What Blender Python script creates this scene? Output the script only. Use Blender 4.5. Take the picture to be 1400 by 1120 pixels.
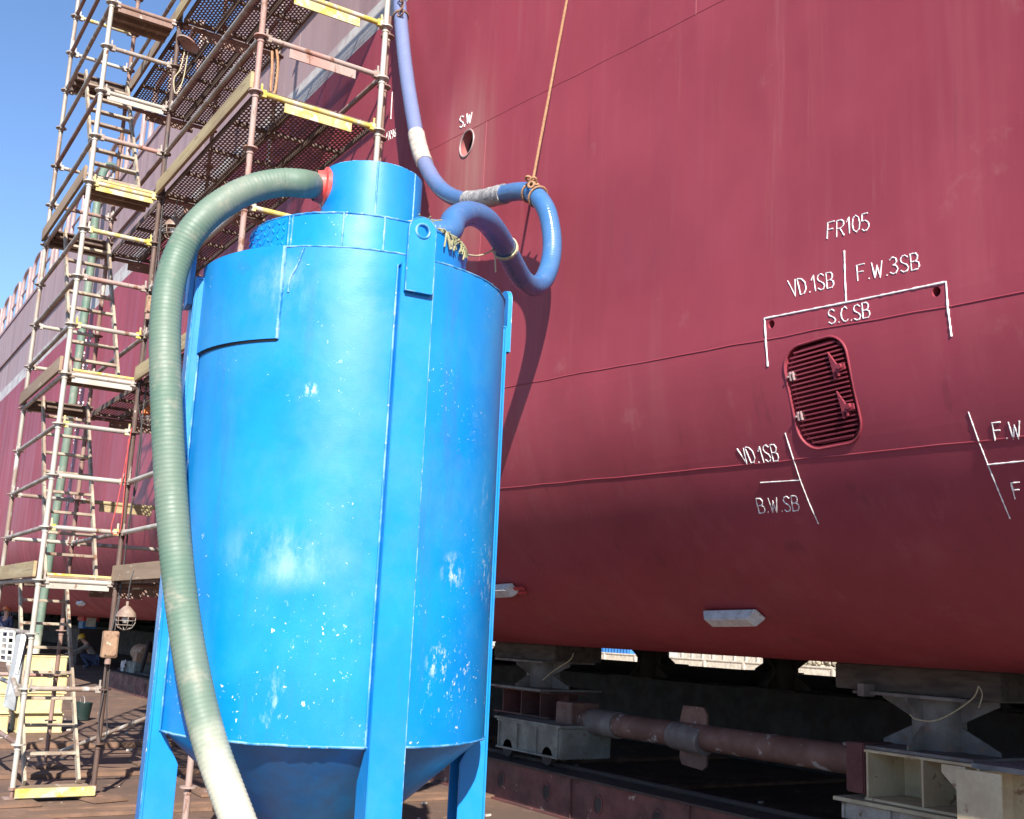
import bpy, bmesh, math, random
from mathutils import Vector, Matrix
random.seed(7)
R = math.radians
S = bpy.context.scene
for o in list(bpy.data.objects): bpy.data.objects.remove(o)
COL = S.collection

# ------------------------------------------------------------------ camera
FPX, YAW, PITCH, ROLL, CAMH = 1515.0, 0.5564736, 0.1975424, 0.0453049, 1.7176
_F = Vector((-math.cos(YAW)*math.cos(PITCH), math.sin(YAW)*math.cos(PITCH), math.sin(PITCH)))
_R0 = Vector((math.sin(YAW), math.cos(YAW), 0)); _U0 = _R0.cross(_F)
_R = _R0*math.cos(ROLL) + _U0*math.sin(ROLL); _U = -_R0*math.sin(ROLL) + _U0*math.cos(ROLL)
CAM = Vector((0, 0, CAMH))
cd = bpy.data.cameras.new('camera'); cam = bpy.data.objects.new('camera', cd); COL.objects.link(cam)
cd.sensor_width = 36; cd.sensor_fit = 'HORIZONTAL'; cd.lens = 36*FPX/1400
cd.clip_end = 2000; cd.clip_start = .05
cam.matrix_world = Matrix(((_R.x, _U.x, -_F.x, 0), (_R.y, _U.y, -_F.y, 0), (_R.z, _U.z, -_F.z, CAMH), (0, 0, 0, 1)))
S.camera = cam

# ------------------------------------------------------------------ sky, sun, exposure
SUN_EL, SUN_AZ = 35.0, 25.0
w = bpy.data.worlds.new('World'); S.world = w; w.use_nodes = True
nt = w.node_tree; bg = nt.nodes['Background']
sky = nt.nodes.new('ShaderNodeTexSky'); sky.sky_type = 'NISHITA'; sky.sun_disc = False
sky.sun_elevation = R(SUN_EL); sky.sun_rotation = R(90+SUN_AZ); sky.air_density = 1.0; sky.dust_density = 0.15; sky.ozone_density = 4.5; sky.altitude = 1800
nt.links.new(sky.outputs[0], bg.inputs[0]); bg.inputs[1].default_value = 0.112
sl = bpy.data.lights.new('sun', 'SUN'); sl.energy = 4.9; sl.angle = R(.5); sl.color = (1, .945, .85)
so = bpy.data.objects.new('sun', sl); COL.objects.link(so)
sdir = Vector((-math.cos(R(SUN_AZ))*math.cos(R(SUN_EL)), math.sin(R(SUN_AZ))*math.cos(R(SUN_EL)), -math.sin(R(SUN_EL))))
so.rotation_euler = sdir.to_track_quat('-Z', 'Y').to_euler(); so.location = (10, -10, 20)
S.view_settings.view_transform = 'Standard'; S.view_settings.look = 'None'
S.view_settings.exposure = 1.12; S.view_settings.gamma = 1.0
S.cycles.max_bounces = 8; S.cycles.transparent_max_bounces = 16; S.cycles.use_denoising = True

# ------------------------------------------------------------------ points measured in the yard
HD, HR, HZ = 4.6, 2.0, 1.6          # hull side plane, bilge radius, flat bottom height
def ray(x, y): return _F + _R*((x-700)/FPX) - _U*((y-560)/FPX)
def onY(x, y, Y): d = ray(x, y); return CAM + d*(Y/d.y)
def onX(x, y, X): d = ray(x, y); return CAM + d*(X/d.x)
def onZ(x, y, Z): d = ray(x, y); return CAM + d*((Z-CAMH)/d.z)
def dep(x, y, D): return CAM + ray(x, y)*D
def hullp(x, y):
    p = onY(x, y, HD)
    if p.z >= HZ+HR: return p
    d = ray(x, y); oy, oz = -(HD+HR), CAMH-(HZ+HR)
    a = d.y**2+d.z**2; b = 2*(oy*d.y+oz*d.z); c = oy*oy+oz*oz-HR*HR
    s = (-b-math.sqrt(max(b*b-4*a*c, 0)))/2/a
    return CAM + d*s
def hulln(p):
    if p.z >= HZ+HR: return Vector((0, -1, 0))
    return Vector((0, p.y-(HD+HR), p.z-(HZ+HR))).normalized()
def hull_at(X, z):
    if z >= HZ+HR: return Vector((X, HD, z))
    dz = z-(HZ+HR); return Vector((X, HD+HR-math.sqrt(max(HR*HR-dz*dz, 0)), z))

# ------------------------------------------------------------------ materials
def nodes(name):
    m = bpy.data.materials.new(name); m.use_nodes = True
    t = m.node_tree; return m, t, t.nodes['Principled BSDF'], t.links
def N(t, typ, **kw):
    n = t.nodes.new(typ)
    for k, v in kw.items(): setattr(n, k, v)
    return n
def noise(t, l, vec, scale, detail=4, rough=.55, dist=0):
    n = N(t, 'ShaderNodeTexNoise'); n.inputs['Scale'].default_value = scale; n.inputs['Detail'].default_value = detail
    n.inputs['Roughness'].default_value = rough; n.inputs['Distortion'].default_value = dist
    l.new(vec, n.inputs['Vector']); return n.outputs['Fac']
def ramp(t, l, fac, lo, hi, a=0., b=1.):
    n = N(t, 'ShaderNodeMapRange'); n.inputs[1].default_value = lo; n.inputs[2].default_value = hi
    n.inputs[3].default_value = a; n.inputs[4].default_value = b; n.interpolation_type = 'SMOOTHSTEP'
    l.new(fac, n.inputs[0]); return n.outputs[0]
def mix(t, l, fac, a, b, mode='MIX'):
    n = N(t, 'ShaderNodeMix', data_type='RGBA', blend_type=mode)
    for s, v in ((n.inputs[0], fac), (n.inputs[6], a), (n.inputs[7], b)):
        if hasattr(v, 'links'): l.new(v, s)
        elif isinstance(v, (int, float)): s.default_value = v
        else: s.default_value = (*v, 1)
    return n.outputs[2]
def math_(t, l, op, a, b=None):
    n = N(t, 'ShaderNodeMath', operation=op)
    for s, v in ((n.inputs[0], a), (n.inputs[1], b)):
        if v is None: continue
        if hasattr(v, 'links'): l.new(v, s)
        else: s.default_value = v
    return n.outputs[0]
def obj_co(t, l, sc=(1, 1, 1), loc=(0, 0, 0)):
    tc = N(t, 'ShaderNodeTexCoord'); mp = N(t, 'ShaderNodeMapping')
    mp.inputs['Scale'].default_value = sc; mp.inputs['Location'].default_value = loc
    l.new(tc.outputs['Object'], mp.inputs[0]); return mp.outputs[0]
def bump(t, l, b, h, strength, dist=.01):
    n = N(t, 'ShaderNodeBump'); n.inputs['Strength'].default_value = strength; n.inputs['Distance'].default_value = dist
    l.new(h, n.inputs['Height']); l.new(n.outputs[0], b.inputs['Normal'])
def mat(name, c1, c2=None, scale=5, lo=.4, hi=.65, c3=None, s3=25, lo3=.6, hi3=.66, rough=.6, metal=0., bmp=.15, bs=40, sc=(1, 1, 1), rvar=.15):
    m, t, b, l = nodes(name); v = obj_co(t, l, sc)
    c2 = c2 or tuple(x*.72 for x in c1)
    col = mix(t, l, ramp(t, l, noise(t, l, v, scale), lo, hi), c1, c2)
    if c3: col = mix(t, l, ramp(t, l, noise(t, l, v, s3, 6, .65), lo3, hi3), col, c3)
    fine = noise(t, l, v, bs, 5, .6)
    col = mix(t, l, ramp(t, l, fine, .3, .7, 0, .22), col, tuple(x*.55 for x in c1))
    l.new(col, b.inputs['Base Color'])
    l.new(ramp(t, l, noise(t, l, v, scale*2), .3, .7, max(rough-rvar, .05), min(rough+rvar, 1)), b.inputs['Roughness'])
    b.inputs['Metallic'].default_value = metal
    if bmp: bump(t, l, b, fine, bmp, .004)
    return m

RUST = (.17, .075, .04)
M = {}
M['galv'] = mat('galvanised steel', (.42, .40, .37), (.33, .28, .24), 3, .4, .62, RUST, 7, .56, .62, .55, .25, sc=(1, 1, .35))
M['galv2'] = mat('weathered tube', (.36, .32, .28), (.24, .17, .13), 3, .4, .6, (.46, .44, .42), 6, .56, .62, .6, .15, sc=(1, 1, .3))
M['rusty'] = mat('rusty tube', (.21, .12, .09), (.30, .20, .17), 3, .42, .6, (.45, .41, .37), 9, .6, .66, .75, .1, sc=(1, 1, .3))
M['rustdark'] = mat('dark rusty tube', (.085, .05, .04), (.14, .09, .07), 4, .42, .6, (.42, .38, .34), 16, .62, .66, .7, .1, sc=(1, 1, .4))
M['pink'] = mat('faded red tube', (.36, .19, .16), (.33, .26, .23), 3, .4, .6, RUST, 9, .58, .64, .7, .0, sc=(1, 1, .3))
M['pale'] = mat('pale tube', (.50, .47, .42), (.40, .36, .30), 3, .4, .62, RUST, 8, .63, .68, .5, .2)
M['yellow'] = mat('yellow paint', (.50, .37, .06), (.50, .43, .20), 7, .38, .55, (.48, .44, .38), 10, .50, .58, .6)
M['plank'] = mat('scaffold plank wood', (.30, .21, .14), (.20, .135, .09), 2.5, .35, .65, (.42, .36, .27), 9, .6, .66, .85, 0, .3, 60, sc=(.25, 2, 2))
M['darkplank'] = mat('dark deck sheet', (.16, .11, .085), (.10, .065, .05), 4, .4, .6, (.25, .19, .15), 14, .6, .66, .85)
M['toe'] = mat('toe board', (.40, .32, .17), (.30, .22, .12), 3, .4, .62, (.24, .17, .11), 10, .58, .64, .8, 0, .25, 60, sc=(.3, 1, 3))
M['ladder'] = mat('ladder steel', (.40, .34, .26), (.27, .20, .15), 5, .4, .62, RUST, 13, .58, .64, .65, .1)
M['cable'] = mat('black cable', (.05, .045, .045), rough=.6)
M['redcable'] = mat('red cable', (.5, .06, .05), rough=.5)
M['box'] = mat('brown junction box', (.34, .21, .13), (.24, .14, .09), 9, c3=(.5, .42, .33), rough=.7)
M['cream'] = mat('cream painted block', (.62, .52, .27), (.52, .42, .21), 3, .42, .62, (.30, .19, .10), 8, .64, .72, .75)
M['alu'] = mat('scuffed aluminium', (.27, .28, .29), (.20, .21, .22), 5, rough=.5, metal=.4)
M['white'] = mat('white paint', (.75, .74, .70), (.62, .60, .55), 6, rough=.6)
M['mark'] = mat('white mark paint', (.80, .79, .77), (.68, .62, .62), 60, .5, .7, rough=.6)
M['zinc'] = mat('zinc anode', (.60, .61, .62), (.48, .48, .48), 12, c3=(.36, .30, .26), s3=30, rough=.6, metal=.15)
def bluehose_mat():
    m, t, b, l = nodes('blue hose'); v = obj_co(t, l); sp = N(t, 'ShaderNodeSeparateXYZ'); l.new(v, sp.inputs[0])
    c = mix(t, l, ramp(t, l, noise(t, l, v, 4, 5), .35, .65), (.035, .125, .30), (.055, .145, .32))
    old = math_(t, l, 'ADD', sp.outputs[2], noise(t, l, v, 3, 4)); c = mix(t, l, ramp(t, l, old, 5.5, 6.6, 0, .85), c, (.17, .19, .33))
    c = mix(t, l, ramp(t, l, noise(t, l, v, 16, 6, .7), .56, .75, 0, .4), c, (.20, .25, .36))
    l.new(c, b.inputs['Base Color']); l.new(ramp(t, l, noise(t, l, v, 7, 4),   .3, .7, .18, .36), b.inputs['Roughness']); return m
M['bluehose'] = bluehose_mat()
M['rope'] = mat('brown rope', (.42, .23, .12), (.30, .15, .08), 60, rough=.85)
M['twine'] = mat('pale twine', (.50, .44, .30), (.36, .34, .20), 60, rough=.9)
M['green_twine'] = mat('frayed green rope', (.24, .25, .13), (.33, .29, .18), 60, rough=.95)
M['tape'] = mat('pale tape', (.50, .45, .40), (.38, .33, .29), 20, .4, .6, (.34, .25, .2), 30, .6, .66, .6)
M['greytape'] = mat('grey tape', (.34, .33, .33), (.19, .18, .19), 30, .4, .6, (.55, .54, .52), 40, .56, .62, .45)
M['steeldark'] = mat('dark rusty steel', (.032, .024, .023), (.048, .03, .027), 3, .4, .6, rough=.8)
M['beamred'] = mat('red oxide beam', (.13, .042, .04), (.085, .036, .033), 2.5, .4, .6, (.36, .28, .22), 6, .62, .68, .75)
M['bogie'] = mat('grey green bogie paint', (.21, .22, .20), (.15, .15, .135), 4, .4, .6, (.13, .075, .05), 14, .62, .67, .7)
M['pedestal'] = mat('grey primed steel', (.19, .175, .17), (.13, .11, .105), 4, .4, .6, (.20, .12, .09), 9, .6, .66, .7)
M['beige'] = mat('beige painted steel', (.55, .46, .30), (.46, .36, .23), 4, .4, .62, (.25, .14, .085), 10, .6, .66, .7)
M['dirtywhite'] = mat('stained white steel', (.46, .40, .34), (.33, .25, .19), 5, .38, .6, (.20, .11, .07), 9, .57, .64, .75)
M['tuberust'] = mat('rusty strut tube', (.19, .10, .08), (.13, .065, .052), 3, .4, .6, (.42, .40, .39), 5, .6, .66, .7)
M['timber'] = mat('grey timber cap', (.09, .07, .06), (.055, .042, .038), 3, rough=.9, sc=(1, 4, 4))
M['sole'] = mat('sole plate timber', (.21, .12, .078), (.15, .088, .058), 3, .4, .6, (.14, .08, .05), 9, .6, .66, .9, 0, .3, 40)
M['primer'] = mat('pink primer', (.38, .27, .26), (.32, .22, .215), 4, rough=.6)
M['tarp'] = mat('white tarpaulin', (.75, .75, .73), (.6, .6, .6), 4, rough=.6)
M['lamp'] = mat('brown lamp shell', (.30, .22, .17), (.2, .13, .1), 9, rough=.5)
M['orange'] = mat('orange plastic', (.75, .22, .05), (.65, .18, .05), 9, rough=.4)
M['skin'] = mat('skin', (.50, .28, .20), rough=.6, bmp=0)
M['navy'] = mat('navy cloth', (.05, .06, .12), rough=.9)
M['greycloth'] = mat('grey cloth', (.26, .22, .20), rough=.9)
M['yhelmet'] = mat('yellow helmet', (.70, .42, .04), rough=.4, bmp=0)
M['blackdark'] = mat('blackened steel', (.03, .025, .025), rough=.8)
M['stone'] = mat('rubble stone', (.46, .40, .30), (.20, .17, .12), 3, .4, .6, rough=.9)
M['farwall'] = mat('pale far wall', (.62, .56, .47), rough=.8)
M['blue'] = mat('blue container', (.05, .22, .55), rough=.6)
M['red'] = mat('red flag paint', (.6, .05, .06), rough=.6)

def ground_mat():
    m, t, b, l = nodes('rusty yard ground'); v = obj_co(t, l)
    col = mix(t, l, ramp(t, l, noise(t, l, v, .7, 6, .6), .35, .65), (.165, .095, .064), (.105, .066, .05))
    col = mix(t, l, ramp(t, l, noise(t, l, v, 3.1, 8, .7), .55, .68), col, (.30, .19, .12))
    col = mix(t, l, ramp(t, l, noise(t, l, v, 9, 6, .7), .58, .66), col, (.075, .05, .04))
    fine = noise(t, l, v, 60, 6, .7)
    col = mix(t, l, ramp(t, l, fine, .62, .7, 0, .6), col, (.40, .33, .27))
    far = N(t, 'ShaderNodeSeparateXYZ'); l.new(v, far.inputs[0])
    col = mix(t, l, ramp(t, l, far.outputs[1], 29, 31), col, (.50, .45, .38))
    l.new(col, b.inputs['Base Color']); b.inputs['Roughness'].default_value = .85
    bump(t, l, b, fine, .5, .012); return m
M['ground'] = ground_mat()

def hull_mat():
    m, t, b, l = nodes('ship hull paint'); v = obj_co(t, l)
    sv = obj_co(t, l, (1, 1, .06)); sp = N(t, 'ShaderNodeSeparateXYZ'); l.new(v, sp.inputs[0]); z = sp.outputs[2]
    red = mix(t, l, ramp(t, l, noise(t, l, v, .5, 5, .6), .35, .65), (.30, .042, .063), (.24, .031, .047))
    red = mix(t, l, ramp(t, l, noise(t, l, sv, 3.2, 6, .65), .5, .72, 0, .22), red, (.35, .095, .105))
    red = mix(t, l, ramp(t, l, noise(t, l, sv, 9, 7, .7), .57, .72, 0, .22), red, (.38, .13, .13))
    red = mix(t, l, ramp(t, l, noise(t, l, v, 1.6, 6, .7), .62, .72, 0, .3), red, (.36, .13, .12))
    red = mix(t, l, ramp(t, l, noise(t, l, sv, 5, 5, .6), .30, .38, .4, 0), red, (.15, .026, .035))
    # dusty halo round the discharge hole
    d = N(t, 'ShaderNodeVectorMath', operation='DISTANCE'); l.new(obj_co(t, l, (1, 1, .55)), d.inputs[0])
    d.inputs[1].default_value = (SWC.x, SWC.y, SWC.z*.55-.12)
    red = mix(t, l, math_(t, l, 'MULTIPLY', ramp(t, l, d.outputs['Value'], .12, .75, .75, 0), ramp(t, l, noise(t, l, sv, 6), .2, .7)), red, (.38, .19, .16))
    # thin vertical scratches
    st = obj_co(t, l, (60, 1, .25)); red = mix(t, l, ramp(t, l, noise(t, l, st, 1.2, 2, .5),   .75, .81, 0, .12), red, (.50, .24, .22))
    zz = math_(t, l, 'ADD', z, math_(t, l, 'MULTIPLY', noise(t, l, v, .8, 3), .05))
    top = mix(t, l, ramp(t, l, noise(t, l, sv, 3, 6, .6), .4, .7), (.34, .235, .235), (.26, .17, .175))
    stripe = mix(t, l, ramp(t, l, noise(t, l, v, 2.5, 7, .7), .42, .62), (.50, .48, .46), (.36, .29, .29))
    c = mix(t, l, ramp(t, l, zz, 8.335, 8.345), red, stripe)
    c = mix(t, l, ramp(t, l, zz, 8.69, 8.70), c, top)
    grain = noise(t, l, v, 220, 3, .6)
    c = mix(t, l, ramp(t, l, grain, .35, .65, 0, .10), c, (.12, .03, .04))
    l.new(c, b.inputs['Base Color'])
    l.new(ramp(t, l, noise(t, l, sv, 4, 5), .3, .7, .50, .68), b.inputs['Roughness'])
    b.inputs['Specular IOR Level'].default_value = .4
    big = noise(t, l, obj_co(t, l, (1, 1, .6)), .9, 2, .5)
    h = math_(t, l, 'ADD', math_(t, l, 'MULTIPLY', big, 6.), math_(t, l, 'MULTIPLY', grain, .06))
    bump(t, l, b, h, .35, .01); return m
SWC = hullp(638.5, 196)
M['hull'] = hull_mat()

TC = Vector((-5.583, 2.384, 0)) + Vector((.393, .920, 0))*.022         # tank centre on the ground
_al = math.atan2(TC.y, -TC.x); TCAM = -TC.normalized(); TRT = Vector((math.sin(_al), math.cos(_al), 0))
TR = .835; TZB, TZT = 1.172, 3.525
def tpt(phi, r, z, off=Vector((0, 0, 0))):
    a = R(phi); return TC + (TCAM*math.cos(a) + TRT*math.sin(a))*r + Vector((0, 0, z)) + off

def tank_mat(name='tank blue paint', base=(.0, .19, .55), spots=True, dirt=0.):
    m, t, b, l = nodes(name); v = obj_co(t, l); sv = obj_co(t, l, (1, 1, .12))
    c = mix(t, l, ramp(t, l, noise(t, l, v, 1.4, 6, .6), .38, .68), base, (.004, .235, .58))
    c = mix(t, l, ramp(t, l, noise(t, l, sv, 5, 6, .65), .54, .74, 0, .5), c, (.02, .25, .60))
    c = mix(t, l, ramp(t, l, noise(t, l, v, 3.3, 8, .7), .60, .74, 0, .45), c, (.03, .14, .42))
    sp = N(t, 'ShaderNodeSeparateXYZ'); l.new(v, sp.inputs[0])
    sv2 = obj_co(t, l, (1, 1, .55))
    if spots:
        def scuff(pt, r, sc, lo, hi, amt, squash=(1, 1, 1)):
            nonlocal c
            d = N(t, 'ShaderNodeVectorMath', operation='DISTANCE'); l.new(obj_co(t, l, squash), d.inputs[0])
            q = pt - TC; d.inputs[1].default_value = (q.x*squash[0], q.y*squash[1], q.z*squash[2])
            msk = math_(t, l, 'MULTIPLY', ramp(t, l, d.outputs['Value'], r*.15, r, 1, 0), ramp(t, l, noise(t, l, sv2, sc, 9, .72, .12), lo, hi, 0, amt))
            c = mix(t, l, msk, c, (.50, .62, .70))
        def front(x, y): # point of the shell under a photographed scuff
            d = ray(x, y); o = CAM-TC; A = d.x**2+d.y**2; B = 2*(o.x*d.x+o.y*d.y); C = o.x**2+o.y**2-TR*TR
            s = (-B-math.sqrt(max(B*B-4*A*C, 0)))/2/A; return CAM + d*s
        scuff(front(385, 757), .40, 3.2, .36, .72, .55, (1, 1, 1.9)); scuff(front(372, 972), .13, 16, .52, .68, .42, (1, 1, .6))
        scuff(front(620, 780), .11, 22, .48, .6, .8); scuff(front(600, 905), .10, 30, .52, .58, .9)
        scuff(front(425, 533), .045, 40, .46, .56, .9); scuff(front(660, 640), .45, 9, .54, .74, .35)
        scuff(front(668, 790), .24, 34, .55, .61, .9); scuff(front(430, 900), .5, 26, .62, .70, .8); scuff(front(620, 930), .28, 40, .59, .64, .85); scuff(front(385, 395), .22, 3.5, .45, .7, .35)
        # paint chips, thicker towards the foot of the shell
        ch = N(t, 'ShaderNodeTexVoronoi'); ch.inputs['Scale'].default_value = 34; wv = N(t, 'ShaderNodeMix', data_type='VECTOR'); nz = N(t, 'ShaderNodeTexNoise'); nz.inputs['Scale'].default_value = 45; nz.inputs['Detail'].default_value = 3; l.new(v, nz.inputs['Vector']); wv.inputs[0].default_value = .055; l.new(v, wv.inputs[4]); l.new(nz.outputs['Color'], wv.inputs[5]); l.new(wv.outputs[1], ch.inputs['Vector'])
        rad = math_(t, l, 'MULTIPLY', ramp(t, l, noise(t, l, v, 5, 4, .7), .40, .72), ramp(t, l, sp.outputs[2], 1.2, 2.6, .40, .05))
        cell = N(t, 'ShaderNodeSeparateColor'); l.new(ch.outputs['Color'], cell.inputs[0])
        rad = math_(t, l, 'MULTIPLY', rad, cell.outputs[0])
        chip = math_(t, l, 'LESS_THAN', ch.outputs['Distance'], rad)
        c = mix(t, l, chip, c, mix(t, l, cell.outputs[1], (.66, .62, .55), (.42, .52, .62)))
        ch2 = N(t, 'ShaderNodeTexVoronoi'); ch2.inputs['Scale'].default_value = 70; l.new(wv.outputs[1], ch2.inputs['Vector'])
        c2 = N(t, 'ShaderNodeSeparateColor'); l.new(ch2.outputs['Color'], c2.inputs[0])
        r2 = math_(t, l, 'MULTIPLY', math_(t, l, 'GREATER_THAN', c2.outputs[0], .86), ramp(t, l, noise(t, l, v, 3, 4, .7), .45, .70, 0, .28))
        c = mix(t, l, math_(t, l, 'LESS_THAN', ch2.outputs['Distance'], r2), c, (.45, .56, .64))
        pu = noise(t, l, v, 7, 5, .6); c = mix(t, l, ramp(t, l, pu, .70, .76, 0, .5), c, (.12, .13, .38))
    c = mix(t, l, ramp(t, l, noise(t, l, v, 1.1, 7, .7), .45, .7, 0, .5), c, (.045, .235, .48))
    c = mix(t, l, ramp(t, l, noise(t, l, sv, 2.6, 8, .72), .54, .72, 0, .5), c, (.035, .13, .30))
    run = obj_co(t, l, (9, 9, .35)); c = mix(t, l, math_(t, l, 'MULTIPLY', ramp(t, l, noise(t, l, run, 2.2, 5, .6), .70, .76, 0, .45), ramp(t, l, noise(t, l, v, 2.1, 3), .5, .62)), c, (.12, .11, .13))
    c = mix(t, l, ramp(t, l, noise(t, l, v, 11, 5, .6), .73, .77, 0, .8), c, (.10, .05, .05))
    if dirt: c = mix(t, l, ramp(t, l, noise(t, l, sv, 4, 8, .7), .35, .7, 0, dirt), c, (.07, .10, .13))
    fine = noise(t, l, v, 130, 4, .6); c = mix(t, l, ramp(t, l, fine, .35, .7, 0, .10), c, (.0, .06, .22))
    l.new(c, b.inputs['Base Color']); l.new(ramp(t, l, noise(t, l, v, 2.2, 6, .65), .3, .7, .30, .50), b.inputs['Roughness'])
    h = math_(t, l, 'ADD', math_(t, l, 'MULTIPLY', noise(t, l, v, 2.3, 3), 3.), math_(t, l, 'MULTIPLY', fine, .22))
    bump(t, l, b, h, .22, .008); return m
M['tank'] = tank_mat(); M['tank2'] = tank_mat('tank blue paint lighter', (.004, .195, .57), False); M['cone'] = tank_mat('tank cone paint', (.012, .16, .45), False, .5)
M['weld'] = mat('worn weld edge', (.015, .20, .50), (.20, .40, .60), 9, .42, .62, (.46, .50, .54), 34, .60, .66, .55)
M['redpaint'] = mat('red sealing paint', (.62, .055, .045), (.55, .12, .10), 20, rough=.5)

def hose_mat():
    m, t, b, l = nodes('green suction hose'); v = obj_co(t, l); sp = N(t, 'ShaderNodeSeparateXYZ'); l.new(v, sp.inputs[0])
    c = mix(t, l, ramp(t, l, noise(t, l, v, 2.2, 5), .35, .65), (.088, .150, .110), (.13, .175, .135))
    c = mix(t, l, ramp(t, l, noise(t, l, v, 6, 7, .7), .50, .72, 0, .75), c, (.27, .255, .20))
    glare = math_(t, l, 'ADD', math_(t, l, 'MULTIPLY', noise(t, l, v, 7, 5), .5), sp.outputs[2])
    c = mix(t, l, ramp(t, l, glare, 1.18, 1.60, .85, 0), c, (.52, .50, .40))  # sun glare on the lower hose, painted pale into the colour
    c = mix(t, l, ramp(t, l, noise(t, l, v, 14, 4), .74, .80), c, (.06, .055, .045))
    l.new(c, b.inputs['Base Color']); rb_ = N(t, 'ShaderNodeTexWave'); rb_.inputs['Scale'].default_value = 14
    l.new(ramp(t, l, noise(t, l, v, 9, 5), .3, .7, .5, .68), b.inputs['Roughness'])
    return m
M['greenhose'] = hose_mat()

def mesh_deck_mat():
    m, t, b, l = nodes('perforated steel deck'); v = obj_co(t, l)
    sp = N(t, 'ShaderNodeSeparateXYZ'); l.new(v, sp.inputs[0])
    PX, PY_ = .060, .034
    u = math_(t, l, 'DIVIDE', sp.outputs[0], PX); w_ = math_(t, l, 'DIVIDE', sp.outputs[1], PY_)
    row = math_(t, l, 'MODULO', math_(t, l, 'FLOOR', w_), 2.)
    u = math_(t, l, 'ADD', u, math_(t, l, 'MULTIPLY', math_(t, l, 'ABSOLUTE', row), .5))
    fu = math_(t, l, 'SUBTRACT', math_(t, l, 'FRACT', u), .5); fw = math_(t, l, 'SUBTRACT', math_(t, l, 'FRACT', w_), .5)
    rr = math_(t, l, 'ADD', math_(t, l, 'MULTIPLY', fu, fu), math_(t, l, 'MULTIPLY', fw, fw))
    hole = math_(t, l, 'LESS_THAN', rr, .30**2)
    c = mix(t, l, ramp(t, l, noise(t, l, v, 6, 6, .65), .4, .62), (.17, .10, .07), (.10, .065, .055))
    l.new(c, b.inputs['Base Color']); b.inputs['Roughness'].default_value = .8
    l.new(math_(t, l, 'SUBTRACT', 1., hole), b.inputs['Alpha'])
    return m
M['mesh'] = mesh_deck_mat()

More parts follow.
